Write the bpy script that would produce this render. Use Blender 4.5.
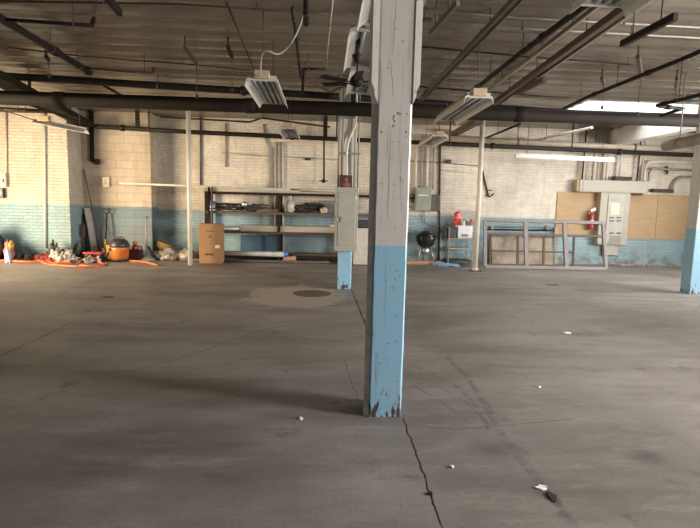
import bpy, bmesh, math, random
from mathutils import Vector, Matrix
R = math.radians
random.seed(7)
scene = bpy.context.scene
for o in list(bpy.data.objects): bpy.data.objects.remove(o)
col = scene.collection

# ------------------------------------------------------------------ camera
YAW, PITCH, ROLL, FPX, EYE = 3.0, 6.7, 1.35, 509.0, 1.5
cam_m = Matrix.Rotation(R(-YAW), 3, 'Z') @ Matrix.Rotation(R(90-PITCH), 3, 'X') @ Matrix.Rotation(R(ROLL), 3, 'Z')
cd = bpy.data.cameras.new('camera'); cam = bpy.data.objects.new('camera', cd); col.objects.link(cam)
cam.matrix_world = Matrix.Translation((0, 0, EYE)) @ cam_m.to_4x4()
cd.sensor_width = 36; cd.lens = 36*FPX/700; cd.clip_start = .05; cd.clip_end = 200
scene.camera = cam
def at(px, py, X=None, Y=None, Z=None):
    d = cam_m @ Vector(((px-350)/FPX, -(py-264)/FPX, -1))
    if X is not None: t = X/d.x
    elif Y is not None: t = Y/d.y
    else: t = (Z-EYE)/d.z
    return Vector((0, 0, EYE)) + d*t

# ------------------------------------------------------------------ light
W = bpy.data.worlds.new('world'); scene.world = W; W.use_nodes = True
W.node_tree.nodes['Background'].inputs[0].default_value = (.86, .92, 1, 1)
W.node_tree.nodes['Background'].inputs[1].default_value = 1.1
def area(name, loc, target, sx, sy, power, color, spread=180):
    l = bpy.data.lights.new(name, 'AREA'); l.shape = 'RECTANGLE'; l.size = sx; l.size_y = sy
    l.energy = power; l.color = color; l.spread = R(spread)
    o = bpy.data.objects.new(name, l); col.objects.link(o); o.location = loc
    o.rotation_euler = (Vector(target)-Vector(loc)).to_track_quat('-Z', 'Y').to_euler()
    return o
area('daylight_side_door', (7.15, 1.5, 1.75), (0, 3.4, .4), 1.5, 2.7, 1050, (1.0, .965, .94))
area('daylight_right_window', (11.55, 7.4, 2.2), (4, 10.5, 1.2), 5.0, 1.7, 680, (1.0, .95, .88), 130)
area('daylight_left_door', (-9.75, 8.7, 1.5), (-4.5, 12.2, .1), 2.9, 2.8, 620, (1.0, .78, .52), 120)
area('back_fill_light', (0, -4.6, 2.3), (0, 5, 1.6), 8.0, 1.5, 25, (.96, .95, 1.0))  # weak fill added behind the camera, no source seen there
area('skylight_daylight', (7.0, 11.0, 4.9), (7.0, 11.0, 0), 3.6, 1.9, 230, (.98, .96, .97))
scene.view_settings.view_transform = 'Standard'; scene.view_settings.look = 'None'
scene.view_settings.gamma = 1; scene.view_settings.use_curve_mapping = False
scene.view_settings.exposure = 0.06

# ------------------------------------------------------------------ materials
MATS = {}
def nodes_of(name):
    m = bpy.data.materials.new(name); m.use_nodes = True
    nt = m.node_tree; b = nt.nodes['Principled BSDF']
    return m, nt, b
def N(nt, t, **kw):
    n = nt.nodes.new(t)
    for k, v in kw.items():
        if k.startswith('i_'): n.inputs[int(k[2:]) if k[2:].isdigit() else k[2:].replace('_', ' ')].default_value = v
        else: setattr(n, k, v)
    return n
def noise(nt, vec, scale, detail=4, rough=.55):
    n = nt.nodes.new('ShaderNodeTexNoise'); n.inputs['Scale'].default_value = scale
    n.inputs['Detail'].default_value = detail; n.inputs['Roughness'].default_value = rough
    nt.links.new(vec, n.inputs['Vector']); return n.outputs['Fac']
def ramp(nt, fac, a, b, ca=0., cb=1.):
    n = nt.nodes.new('ShaderNodeMapRange'); n.inputs[1].default_value = a; n.inputs[2].default_value = b
    n.inputs[3].default_value = ca; n.inputs[4].default_value = cb; nt.links.new(fac, n.inputs[0]); return n.outputs[0]
def mix(nt, fac, a, b, bt='MIX'):
    n = nt.nodes.new('ShaderNodeMix'); n.data_type = 'RGBA'; n.blend_type = bt
    for s, v in ((n.inputs[0], fac), (n.inputs[6], a), (n.inputs[7], b)):
        if hasattr(v, 'is_linked') or hasattr(v, 'links'): nt.links.new(v, s)
        elif isinstance(v, (int, float)): s.default_value = v
        else: s.default_value = (*v, 1)
    return n.outputs[2]
def math_(nt, op, a, b=None, c=None):
    n = nt.nodes.new('ShaderNodeMath'); n.operation = op
    for i, v in enumerate((a, b, c)):
        if v is None: continue
        if isinstance(v, (int, float)): n.inputs[i].default_value = v
        else: nt.links.new(v, n.inputs[i])
    return n.outputs[0]
def bump(nt, h, b, strength=.3, dist=.01):
    n = nt.nodes.new('ShaderNodeBump'); n.inputs['Strength'].default_value = strength; n.inputs['Distance'].default_value = dist
    nt.links.new(h, n.inputs['Height']); nt.links.new(n.outputs[0], b.inputs['Normal'])
def wpos(nt, scale=(1, 1, 1)):
    g = nt.nodes.new('ShaderNodeNewGeometry'); m = nt.nodes.new('ShaderNodeMapping')
    m.inputs['Scale'].default_value = scale; nt.links.new(g.outputs['Position'], m.inputs['Vector'])
    return m.outputs[0]
def opos(nt, scale=(1, 1, 1)):
    g = nt.nodes.new('ShaderNodeTexCoord'); m = nt.nodes.new('ShaderNodeMapping')
    m.inputs['Scale'].default_value = scale; nt.links.new(g.outputs['Object'], m.inputs['Vector'])
    return m.outputs[0]
def M(name, c, rough=.6, metal=0., dirt=None, ds=6., amt=.5, bs=.15, nscale=None, stretch=(1, 1, 1), spec=.5):
    """plain worn material: base colour, dirt colour mixed in by noise, fine bump"""
    if name in MATS: return MATS[name]
    m, nt, b = nodes_of(name)
    v = opos(nt, stretch)
    d = dirt or tuple(x*.55 for x in c)
    f = ramp(nt, noise(nt, v, ds, 6, .65), .42, .72, 0, amt)
    nt.links.new(mix(nt, f, c, d), b.inputs['Base Color'])
    b.inputs['Roughness'].default_value = rough; b.inputs['Metallic'].default_value = metal
    b.inputs['Specular IOR Level'].default_value = spec
    bump(nt, noise(nt, v, nscale or ds*6, 3), b, bs, .004)
    MATS[name] = m; return m
def M_emit(name, c, s):
    m, nt, b = nodes_of(name)
    b.inputs['Base Color'].default_value = (*c, 1); b.inputs['Emission Color'].default_value = (*c, 1)
    b.inputs['Emission Strength'].default_value = s; return m

def M_wall(name, upper, lower, zsplit, bw, bh, mortar, grime=(.20, .15, .10), gam=.45, bstr=.85, mdark=.90):
    m, nt, b = nodes_of(name)
    g = nt.nodes.new('ShaderNodeNewGeometry'); s = nt.nodes.new('ShaderNodeSeparateXYZ'); nt.links.new(g.outputs['Position'], s.inputs[0])
    xy = math_(nt, 'ADD', s.outputs[0], s.outputs[1])
    c = nt.nodes.new('ShaderNodeCombineXYZ'); nt.links.new(xy, c.inputs[0]); nt.links.new(s.outputs[2], c.inputs[1])
    P = g.outputs['Position']
    wob = math_(nt, 'MULTIPLY', math_(nt, 'SUBTRACT', noise(nt, P, 6, 3), .5), .014)
    c2 = nt.nodes.new('ShaderNodeVectorMath'); c2.operation = 'ADD'
    cw = nt.nodes.new('ShaderNodeCombineXYZ'); nt.links.new(wob, cw.inputs[0]); nt.links.new(wob, cw.inputs[1])
    nt.links.new(c.outputs[0], c2.inputs[0]); nt.links.new(cw.outputs[0], c2.inputs[1])
    br = nt.nodes.new('ShaderNodeTexBrick'); nt.links.new(c2.outputs[0], br.inputs['Vector'])
    br.inputs['Scale'].default_value = 1; br.inputs['Brick Width'].default_value = bw; br.inputs['Row Height'].default_value = bh
    br.inputs['Mortar Size'].default_value = mortar; br.inputs['Mortar Smooth'].default_value = .6
    br.inputs['Color1'].default_value = (1, 1, 1, 1); br.inputs['Color2'].default_value = (.88, .88, .88, 1); br.inputs['Mortar'].default_value = (mdark,)*3+(1,)
    # split
    edge = math_(nt, 'ADD', s.outputs[2], math_(nt, 'MULTIPLY', math_(nt, 'SUBTRACT', noise(nt, P, 9, 3), .5), .03))
    up = ramp(nt, edge, zsplit-.006, zsplit+.006)
    base = mix(nt, up, lower, upper)
    # patches and scuffs
    big = ramp(nt, noise(nt, P, .9, 5, .65), .38, .68, 0, .42)
    base = mix(nt, big, base, grime)
    vs = nt.nodes.new('ShaderNodeMapping'); vs.inputs['Scale'].default_value = (5, 5, .7); nt.links.new(P, vs.inputs['Vector'])
    streak = ramp(nt, noise(nt, vs.outputs[0], 1.3, 6, .7), .5, .8, 0, gam)
    base = mix(nt, streak, base, grime)
    chips = ramp(nt, noise(nt, P, 8, 6, .75), .61, .66, 0, .5)
    base = mix(nt, chips, base, (.26, .20, .15))
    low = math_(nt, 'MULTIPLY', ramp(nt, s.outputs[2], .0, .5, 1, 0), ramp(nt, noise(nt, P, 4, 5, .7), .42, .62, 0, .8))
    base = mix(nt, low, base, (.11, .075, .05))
    base = mix(nt, 1.0, base, br.outputs['Color'], 'MULTIPLY')
    nt.links.new(base, b.inputs['Base Color']); b.inputs['Roughness'].default_value = .6
    h = math_(nt, 'ADD', math_(nt, 'MULTIPLY', br.outputs['Fac'], -1), math_(nt, 'MULTIPLY', noise(nt, P, 22, 4), .9))
    bump(nt, h, b, bstr, .014); MATS[name] = m; return m

CREAM = (.56, .50, .41); BLUE = (.20, .40, .52)
wallA = M_wall('painted_brick_left', (.52, .455, .36), (.20, .335, .375), 1.33, .215, .075, .010)
wallB = M_wall('painted_block', (.47, .39, .285), (.12, .20, .23), 1.31, .42, .205, .010, bstr=.35, mdark=.72)
wallC = M_wall('painted_brick_back', (.72, .655, .55), (.30, .47, .53), 1.25, .215, .075, .010)
plain_wall = M_wall('painted_brick_plain', (.50, .46, .40), (.2, .36, .46), 1.25, .215, .075, .010)

def M_column(name, upper, lower, zsplit):
    m, nt, b = nodes_of(name)
    g = nt.nodes.new('ShaderNodeNewGeometry'); P = g.outputs['Position']
    s = nt.nodes.new('ShaderNodeSeparateXYZ'); nt.links.new(P, s.inputs[0])
    mp = nt.nodes.new('ShaderNodeMapping'); mp.inputs['Scale'].default_value = (1, 1, .05); nt.links.new(P, mp.inputs[0])
    grain = noise(nt, mp.outputs[0], 60, 6, .6)
    edge = math_(nt, 'ADD', s.outputs[2], math_(nt, 'MULTIPLY', math_(nt, 'SUBTRACT', noise(nt, P, 30, 3), .5), .02))
    base = mix(nt, ramp(nt, edge, zsplit-.003, zsplit+.003), lower, upper)
    base = mix(nt, ramp(nt, noise(nt, P, 3.5, 6, .6), .4, .75, 0, .35), base, (.30, .27, .23))
    base = mix(nt, ramp(nt, grain, .54, .72, 0, .5), base, (.20, .18, .16))
    base = mix(nt, ramp(nt, noise(nt, P, 34, 4, .6), .66, .69, 0, .9), base, (.06, .04, .03))
    mp2 = nt.nodes.new('ShaderNodeMapping'); mp2.inputs['Scale'].default_value = (1, 1, .35); nt.links.new(P, mp2.inputs[0])
    foot = math_(nt, 'MULTIPLY', ramp(nt, s.outputs[2], .02, .42, 1, 0), .22)
    rot = ramp(nt, math_(nt, 'ADD', noise(nt, mp2.outputs[0], 26, 5, .65), foot), .72, .76)
    base = mix(nt, rot, base, (.055, .032, .02))
    nt.links.new(base, b.inputs['Base Color']); b.inputs['Roughness'].default_value = .5
    bump(nt, math_(nt, 'SUBTRACT', math_(nt, 'MULTIPLY', grain, .35), rot), b, .35, .005); MATS[name] = m; return m
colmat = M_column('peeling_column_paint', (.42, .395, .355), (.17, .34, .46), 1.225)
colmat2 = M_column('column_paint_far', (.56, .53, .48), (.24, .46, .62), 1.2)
cuff_mat = M_column('column_board_paint', (.58, .555, .50), (.5, .5, .45), -1)

# floor: worn concrete with joints, arcs, patch and stains laid out in floor coordinates
def M_floor():
    m, nt, b = nodes_of('worn_concrete')
    g = nt.nodes.new('ShaderNodeNewGeometry'); P = g.outputs['Position']
    def seg(a, c, w, wn=.5):
        ax, ay = a; dx, dy = c[0]-a[0], c[1]-a[1]; L = math.hypot(dx, dy)
        sub = nt.nodes.new('ShaderNodeVectorMath'); sub.operation = 'SUBTRACT'; nt.links.new(Pw, sub.inputs[0]); sub.inputs[1].default_value = (ax, ay, 0)
        d1 = nt.nodes.new('ShaderNodeVectorMath'); d1.operation = 'DOT_PRODUCT'; nt.links.new(sub.outputs[0], d1.inputs[0]); d1.inputs[1].default_value = (dx/L, dy/L, 0)
        d2 = nt.nodes.new('ShaderNodeVectorMath'); d2.operation = 'DOT_PRODUCT'; nt.links.new(sub.outputs[0], d2.inputs[0]); d2.inputs[1].default_value = (-dy/L, dx/L, 0)
        along = math_(nt, 'MULTIPLY', ramp(nt, d1.outputs['Value'], -.03, .03), ramp(nt, d1.outputs['Value'], L-.03, L+.03, 1, 0))
        return math_(nt, 'MULTIPLY', along, ramp(nt, math_(nt, 'ABSOLUTE', d2.outputs['Value']), w*.4, w, 1, 0))
    nv = nt.nodes.new('ShaderNodeTexNoise'); nv.inputs['Scale'].default_value = 7; nt.links.new(P, nv.inputs['Vector'])
    sc = nt.nodes.new('ShaderNodeVectorMath'); sc.operation = 'SCALE'; sc.inputs['Scale'].default_value = .05; nt.links.new(nv.outputs['Color'], sc.inputs[0])
    ad = nt.nodes.new('ShaderNodeVectorMath'); ad.operation = 'ADD'; nt.links.new(P, ad.inputs[0]); nt.links.new(sc.outputs[0], ad.inputs[1])
    of = nt.nodes.new('ShaderNodeVectorMath'); of.operation = 'SUBTRACT'; nt.links.new(ad.outputs[0], of.inputs[0]); of.inputs[1].default_value = (.025, .025, 0); Pw = of.outputs[0]
    F = lambda px, py: tuple(at(px, py, Z=0))[:2]
    def poly(pts, w):
        out = None
        for a, c in zip(pts, pts[1:]):
            s = seg(F(*a), F(*c), w); out = s if out is None else math_(nt, 'MAXIMUM', out, s)
        return out
    blotch = ramp(nt, noise(nt, P, .55, 5, .6), .34, .68)
    base = mix(nt, blotch, (.15, .135, .12), (.285, .263, .238))
    mp = nt.nodes.new('ShaderNodeMapping'); mp.inputs['Scale'].default_value = (.35, 1.4, 1); nt.links.new(P, mp.inputs[0])
    base = mix(nt, ramp(nt, noise(nt, mp.outputs[0], 1.6, 6, .7), .45, .72, 0, .65), base, (.085, .072, .062))
    base = mix(nt, ramp(nt, noise(nt, mp.outputs[0], 3.4, 8, .8), .52, .68, 0, .55), base, (.32, .29, .265))
    base = mix(nt, ramp(nt, noise(nt, P, 2.1, 6, .7), .60, .72, 0, .75), base, (.055, .045, .038))
    base = mix(nt, ramp(nt, noise(nt, P, 45, 5, .8), .5, .66, 0, .4), base, (.07, .06, .05))
    # concrete patch round the manhole
    px0 = Vector((*F(300, 294), 0))
    def disc(c, rx, ry, e0, e1):
        s1 = nt.nodes.new('ShaderNodeVectorMath'); s1.operation = 'SUBTRACT'; nt.links.new(Pw, s1.inputs[0]); s1.inputs[1].default_value = (*c, 0)
        s2 = nt.nodes.new('ShaderNodeVectorMath'); s2.operation = 'MULTIPLY'; nt.links.new(s1.outputs[0], s2.inputs[0]); s2.inputs[1].default_value = (1/rx, 1/ry, 0)
        s3 = nt.nodes.new('ShaderNodeVectorMath'); s3.operation = 'LENGTH'; nt.links.new(s2.outputs[0], s3.inputs[0])
        return ramp(nt, math_(nt, 'ADD', s3.outputs['Value'], math_(nt, 'MULTIPLY', noise(nt, P, 1.9, 8, .75), 1.7)), e0, e1, 1, 0)
    base = mix(nt, math_(nt, 'MULTIPLY', disc(F(298, 296), .9, 1.05, 1.72, 1.76), .75), base, (.36, .30, .245))
    for (px, py, rx, ry, f) in ((645, 455, .16, .16, .7), (575, 333, .5, .2, .35), (230, 480, .5, .22, .45), (75, 470, .4, .2, .4), (498, 452, .2, .22, .5), (420, 300, .8, .3, .3), (210, 405, .45, .13, .4), (553, 500, .05, .09, .9), (460, 320, .9, .35, .3)):
        base = mix(nt, math_(nt, 'MULTIPLY', disc(F(px, py), rx, ry, .9, 1.9), f), base, (.05, .042, .037))
    crk = poly([(441, 526), (425, 480), (403, 418)], .008)
    crk = math_(nt, 'MAXIMUM', crk, poly([(366, 326), (352, 291), (340, 262)], .015))
    crk = math_(nt, 'MAXIMUM', crk, math_(nt, 'MULTIPLY', poly([(0, 356), (40, 338), (70, 322)], .012), .8))
    crk = math_(nt, 'MAXIMUM', crk, math_(nt, 'MULTIPLY', poly([(345, 362), (352, 385), (360, 402)], .005), .7))
    crk = math_(nt, 'MAXIMUM', crk, math_(nt, 'MULTIPLY', poly([(402, 424), (455, 430), (520, 424), (580, 418)], .005), .7))
    arcs = poly([(446, 356), (468, 378), (486, 405), (502, 436), (528, 468), (560, 508), (572, 526)], .04)
    arcs = math_(nt, 'MAXIMUM', arcs, poly([(404, 373), (440, 388), (466, 402), (491, 426)], .018))
    arcs = math_(nt, 'MAXIMUM', arcs, poly([(400, 362), (430, 372), (462, 390), (480, 412), (488, 430)], .02))
    arcs = math_(nt, 'MAXIMUM', arcs, poly([(412, 385), (440, 400), (470, 424)], .012))
    arcs = math_(nt, 'MULTIPLY', arcs, ramp(nt, noise(nt, P, 9, 5, .7), .42, .62, .05, .55))
    arcs2 = math_(nt, 'MULTIPLY', poly([(130, 372), (200, 352), (260, 330), (330, 318)], .02), .35)
    base = mix(nt, math_(nt, 'MAXIMUM', arcs, arcs2), base, (.05, .045, .04))
    base = mix(nt, crk, base, (.015, .012, .01))
    nt.links.new(base, b.inputs['Base Color'])
    nt.links.new(ramp(nt, noise(nt, P, 1.1, 5, .6), .35, .7, .42, .68), b.inputs['Roughness'])
    b.inputs['Specular IOR Level'].default_value = .35
    bump(nt, math_(nt, 'SUBTRACT', noise(nt, P, 9, 8, .7), math_(nt, 'MULTIPLY', crk, 1.5)), b, .25, .006)
    return m
floor_mat = M_floor()

def M_ceiling():
    m, nt, b = nodes_of('ceiling_deck')
    P = wpos(nt); lng = wpos(nt, (.25, 2.2, 1))
    base = mix(nt, ramp(nt, noise(nt, P, .5, 4), .35, .7), (.145, .118, .086), (.225, .19, .15))
    base = mix(nt, ramp(nt, noise(nt, lng, 1.5, 6, .7), .45, .75, 0, .7), base, (.09, .068, .048))
    nt.links.new(base, b.inputs['Base Color']); b.inputs['Roughness'].default_value = .27
    bump(nt, noise(nt, wpos(nt, (.6, 2.5, 1)), 2.2, 4), b, .5, .03); return m
ceil_mat = M_ceiling()
black = M('black_pipe_paint', (.011, .009, .008), .6, 0, (.035, .022, .015), 9, .6, spec=.2)
girdm = M('girder_paint', (.012, .009, .007), .75, 0, (.035, .024, .015), 4, .6, stretch=(.3, 1, 1), spec=.15)
rust = M('rusty_steel', (.065, .035, .022), .8, 0, (.03, .018, .012), 14, .8, .4)
conduit = M('galvanised_conduit', (.27, .245, .205), .6, .1, (.15, .11, .08), 8, .5)
whitepipe = M('white_painted_pipe', (.56, .53, .46), .45, 0, (.30, .22, .15), 7, .5, stretch=(1, 1, .4))
cream = M('cream_paint', (.48, .42, .33), .5, 0, (.25, .18, .12), 5, .5)
greenrail = M('olive_channel', (.085, .072, .052), .65, 0, (.05, .04, .03), 7, .6)
strip = M('worn_wood_strip', (.26, .21, .155), .6, 0, (.13, .09, .06), 9, .7)
brown = M('brown_beam', (.09, .058, .04), .6, 0, (.06, .04, .025), 6, .7, stretch=(1, .3, 1))
enamel = M('reflector_enamel', (.46, .445, .40), .35, 0, (.30, .25, .18), 8, .45)
tube_m = M('dusty_tube_glass', (.36, .37, .37), .3, 0, (.18, .16, .13), 5, .4)
capm = M('fixture_end_cap', (.40, .31, .19), .5, 0, (.28, .18, .1), 12, .5)
greypanel = M('grey_cabinet_paint', (.35, .33, .265), .45, 0, (.20, .18, .14), 5, .35)
greypanel2 = M('pale_cabinet_paint', (.31, .29, .23), .5, 0, (.26, .23, .18), 4, .4)
greenbox = M('green_grey_box_paint', (.22, .24, .19), .5, 0, (.12, .11, .08), 8, .5)
darkm = M('dark_plastic', (.02, .02, .022), .45, 0, (.06, .055, .05), 12, .4)
gloss = M('black_enamel', (.012, .012, .013), .12, 0, (.04, .035, .03), 4, .3, .03)
alum = M('aluminium', (.55, .55, .53), .35, .8, (.3, .28, .25), 10, .4)
framem = M('weathered_frame_metal', (.19, .17, .16), .6, .1, (.12, .10, .09), 7, .5)
framed = M('rust_brown_frame_metal', (.10, .07, .055), .7, .0, (.06, .04, .03), 7, .6)
cardb = M('cardboard', (.30, .17, .085), .8, 0, (.34, .18, .08), 4, .35, .08)
cardd = M('printed_ink', (.05, .035, .03), .8, 0, None, 30, .3)
tapem = M('paper_label', (.75, .72, .66), .6, 0, None, 10, .2)
ply = M('plywood', (.40, .275, .15), .7, 0, (.30, .19, .09), 3, .6, .1, stretch=(.7, 1, 5))
wood = M('pale_board', (.42, .37, .28), .7, 0, (.17, .13, .09), 5, .6, .15, stretch=(.3, 1, 3))
plank = M('orange_plank', (.40, .22, .12), .7, 0, (.2, .11, .06), 6, .5)
orange = M('orange_plastic', (.46, .125, .02), .4, 0, (.35, .10, .03), 9, .35)
hose = M('orange_hose', (.70, .14, .05), .5, 0, (.45, .11, .04), 10, .4)
red = M('red_paint', (.34, .018, .018), .35, 0, (.2, .02, .02), 10, .4)
redr = M('red_plastic_bag', (.55, .06, .05), .4, 0, (.7, .35, .3), 14, .5)
yellow = M('yellow_plastic', (.40, .23, .03), .5, 0, (.4, .22, .03), 10, .4)
bluep = M('blue_plastic', (.05, .13, .45), .45, 0, (.03, .06, .2), 10, .4)
white = M('white_plastic', (.70, .70, .70), .4, 0, (.45, .42, .38), 9, .35)
cloth_w = M('white_cloth', (.48, .43, .37), .85, 0, (.10, .08, .06), 16, .85, .5)
cloth_b = M('black_cloth', (.03, .028, .028), .9, 0, (.09, .08, .07), 12, .5, .5)
cloth_r = M('dark_red_cloth', (.16, .02, .025), .85, 0, (.10, .02, .02), 12, .6, .5)
cloth_p = M('pink_cloth', (.30, .13, .10), .85, 0, (.35, .15, .12), 12, .5, .4)
iron = M('manhole_iron', (.10, .072, .055), .7, .0, (.03, .02, .015), 20, .6, .5)
coverm = M('dirty_sheet', (.40, .34, .26), .75, 0, (.14, .10, .07), 3.2, .8, .1)
paper = M('paper', (.80, .79, .77), .8, 0, None, 10, .2)
ragb = M('blue_tarp', (.14, .30, .50), .6, 0, (.3, .4, .5), 14, .5)
greenb = M('green_bottle', (.03, .16, .06), .3, 0, None, 10, .3)
glassm = M('clear_jug_plastic', (.42, .44, .38), .25, 0, (.25, .24, .18), 12, .5)
postd = M('poster_red', (.07, .012, .014), .6, 0, (.06, .012, .012), 30, .7)
postf = M('poster_pale', (.22, .08, .065), .6, 0, (.16, .04, .035), 40, .7)
lamp_on = M_emit('lit_tube', (.93, .90, 1.0), .4)

# ------------------------------------------------------------------ mesh helpers (world coordinates in, own origin out)
class MB:
    def __init__(s): s.bm = bmesh.new()
    def _add(s, bm2, mtx):
        bmesh.ops.transform(bm2, matrix=mtx, verts=bm2.verts)
        me = bpy.data.meshes.new('t'); bm2.to_mesh(me); bm2.free(); s.bm.from_mesh(me); bpy.data.meshes.remove(me)
    def box(s, lo, hi, bevel=0, rot=None, pivot=None):
        b = bmesh.new(); bmesh.ops.create_cube(b, size=1)
        lo = Vector(lo); hi = Vector(hi); sz = hi-lo
        bmesh.ops.scale(b, vec=sz, verts=b.verts)
        if bevel: bmesh.ops.bevel(b, geom=b.edges[:], offset=min(bevel, min(sz)*.45), segments=2, affect='EDGES', profile=.6)
        m = Matrix.Translation((lo+hi)/2)
        if rot is not None:
            p = Vector(pivot) if pivot is not None else (lo+hi)/2
            m = Matrix.Translation(p) @ rot.to_4x4() @ Matrix.Translation(-p) @ m
        s._add(b, m); return s
    def bar(s, a, b_, w, h, bevel=0, up=(0, 0, 1)):
        """rectangular bar from a to b; w across, h along up"""
        a = Vector(a); c = Vector(b_); d = (c-a); L = d.length; z = d.normalized(); u = Vector(up)
        x = u.cross(z)
        if x.length < 1e-4: x = Vector((1, 0, 0)).cross(z)
        x.normalize(); y = z.cross(x)
        b = bmesh.new(); bmesh.ops.create_cube(b, size=1); bmesh.ops.scale(b, vec=(w, h, L), verts=b.verts)
        if bevel: bmesh.ops.bevel(b, geom=b.edges[:], offset=bevel, segments=1, affect='EDGES')
        m = Matrix((x, y, z)).transposed().to_4x4(); s._add(b, Matrix.Translation((a+c)/2) @ m); return s
    def tube(s, pts, r, seg=10, cap=True, smooth=0):
        pts = [Vector(p) for p in pts]
        if smooth and len(pts) > 2:
            o = []
            n = len(pts)
            for i in range(n-1):
                p0, p1, p2, p3 = pts[max(i-1, 0)], pts[i], pts[i+1], pts[min(i+2, n-1)]
                for k in range(smooth):
                    t = k/smooth
                    o.append(.5*((2*p1)+(p2-p0)*t+(2*p0-5*p1+4*p2-p3)*t*t+(-p0+3*p1-3*p2+p3)*t**3))
            o.append(pts[-1]); pts = o
        rs = r if isinstance(r, (list, tuple)) else [r]*len(pts)
        rings = []; ref = None
        for i, p in enumerate(pts):
            d = (pts[min(i+1, len(pts)-1)]-pts[max(i-1, 0)]).normalized()
            if ref is None: ref = Vector((0, 0, 1)) if abs(d.z) < .9 else Vector((1, 0, 0))
            x = (ref - d*ref.dot(d)).normalized(); y = d.cross(x); ref = x
            rings.append([s.bm.verts.new(p+(x*math.cos(2*math.pi*k/seg)+y*math.sin(2*math.pi*k/seg))*rs[i]) for k in range(seg)])
        for a, b in zip(rings, rings[1:]):
            for k in range(seg):
                f = s.bm.faces.new((a[k], a[(k+1) % seg], b[(k+1) % seg], b[k])); f.smooth = True
        if cap:
            s.bm.faces.new(rings[0][::-1]); s.bm.faces.new(rings[-1])
        return s
    def lathe(s, c, prof, seg=28, sx=1, sy=1):
        c = Vector(c); rings = []
        for r, z in prof:
            rings.append([s.bm.verts.new(c+Vector((r*sx*math.cos(2*math.pi*k/seg), r*sy*math.sin(2*math.pi*k/seg), z))) for k in range(seg)])
        for a, b in zip(rings, rings[1:]):
            for k in range(seg):
                f = s.bm.faces.new((a[k], a[(k+1) % seg], b[(k+1) % seg], b[k])); f.smooth = True
        s.bm.faces.new(rings[0][::-1]); s.bm.faces.new(rings[-1]); return s
    def prism(s, poly, o, ex, ey, ez, depth, ):
        """2-D polygon in frame (ex,ey) at o, extruded along ez by depth"""
        o, ex, ey, ez = map(Vector, (o, ex, ey, ez))
        a = [s.bm.verts.new(o+ex*x+ey*y) for x, y in poly]; b = [s.bm.verts.new(o+ex*x+ey*y+ez*depth) for x, y in poly]
        s.bm.faces.new(a[::-1]); s.bm.faces.new(b); n = len(a)
        for k in range(n): s.bm.faces.new((a[k], a[(k+1) % n], b[(k+1) % n], b[k]))
        return s
    def blob(s, c, rx, ry, rz, seed=0, amp=.25, sub=3, flat=True):
        from mathutils import noise as mn
        b = bmesh.new(); bmesh.ops.create_icosphere(b, subdivisions=sub, radius=1)
        for v in b.verts:
            n = mn.noise(v.co*1.7+Vector((seed, seed*.37, 0)))+.6*mn.noise(v.co*4.1+Vector((seed, 3, 1)))
            v.co *= 1+amp*n*1.6
            if flat and v.co.z < -.55: v.co.z = -.55
        for f in b.faces: f.smooth = True
        s._add(b, Matrix.Translation(Vector(c)+Vector((0, 0, rz*.55 if flat else 0))) @ Matrix.Diagonal((rx, ry, rz, 1))); return s
    def build(s, name, mat, parent=None, origin=None):
        bmesh.ops.recalc_face_normals(s.bm, faces=s.bm.faces[:])
        if origin is None:
            xs = [v.co for v in s.bm.verts]
            lo = Vector([min(v[i] for v in xs) for i in range(3)]); hi = Vector([max(v[i] for v in xs) for i in range(3)])
            origin = (lo+hi)/2
            if parent is None: origin.z = lo.z
        origin = Vector(origin)
        for v in s.bm.verts: v.co -= origin
        me = bpy.data.meshes.new(name); s.bm.to_mesh(me); s.bm.free(); me.materials.append(mat)
        o = bpy.data.objects.new(name, me); col.objects.link(o)
        o['_w'] = tuple(origin)
        if parent is not None: o.parent = parent; o.location = origin-Vector(parent['_w'])
        else: o.location = origin
        return o
def tag(o, label, cat, group=None):
    o['label'] = label; o['category'] = cat
    if group: o['group'] = group
    return o
def thing(name, label, cat, loc, group=None):
    o = bpy.data.objects.new(name, None); col.objects.link(o); o.location = loc; o['_w'] = tuple(loc)
    o.empty_display_size = .1
    return tag(o, label, cat, group)
def struct(name, mb, mat, parent=None):
    o = mb.build(name, mat, parent, origin=(0, 0, 0) if parent is None else None)
    o['kind'] = 'structure'; return o
def copy_thing(src, loc, label):
    r = src.copy(); col.objects.link(r); r.location = loc; r['label'] = label; r['_w'] = tuple(loc)
    for ch in list(src.children):
        c = ch.copy(); col.objects.link(c); c.parent = r
        for g in list(ch.children):
            d = g.copy(); col.objects.link(d); d.parent = c
    return r

# ------------------------------------------------------------------ setting
CZ = 3.66; YA, YB, YC = 12.5, 13.2, 13.7
XL, XR, YN = -9.6, 11.4, -4.5
XAB = at(69.5, 200, Y=YA).x; XBC = at(151.4, 200, Y=YB).x
struct('floor', MB().box((XL-2, YN-1, -.12), (XR+2, YC+.4, 0)), floor_mat)
struct('wall_back', MB().box((XBC-.3, YC, 0), (XR+.2, YC+.3, CZ+.1)), wallC)
struct('wall_back_left', MB().box((XL-.2, YA, 0), (XAB, YC+.3, CZ+.1)), wallA)
struct('wall_back_block', MB().box((XAB, YB, 0), (XBC, YC+.3, CZ+.1)), wallB)
mb = MB(); y0, y1 = 7.2, 10.2
mb.box((XL-.25, YN, 0), (XL, y0, CZ+.1)).box((XL-.25, y1, 0), (XL, YA, CZ+.1)).box((XL-.25, y0, 2.95), (XL, y1, CZ+.1))
struct('wall_left', mb, plain_wall)
mb = MB(); mb.box((XR, 2.9, 0), (XR+.25, 4.8, CZ+.1))
mb.box((XR, 4.8, 0), (XR+.25, 10, 1.3)).box((XR, 4.8, 3.1), (XR+.25, 10, CZ+.1)).box((XR, 10, 0), (XR+.25, YC+.3, CZ+.1))
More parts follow.
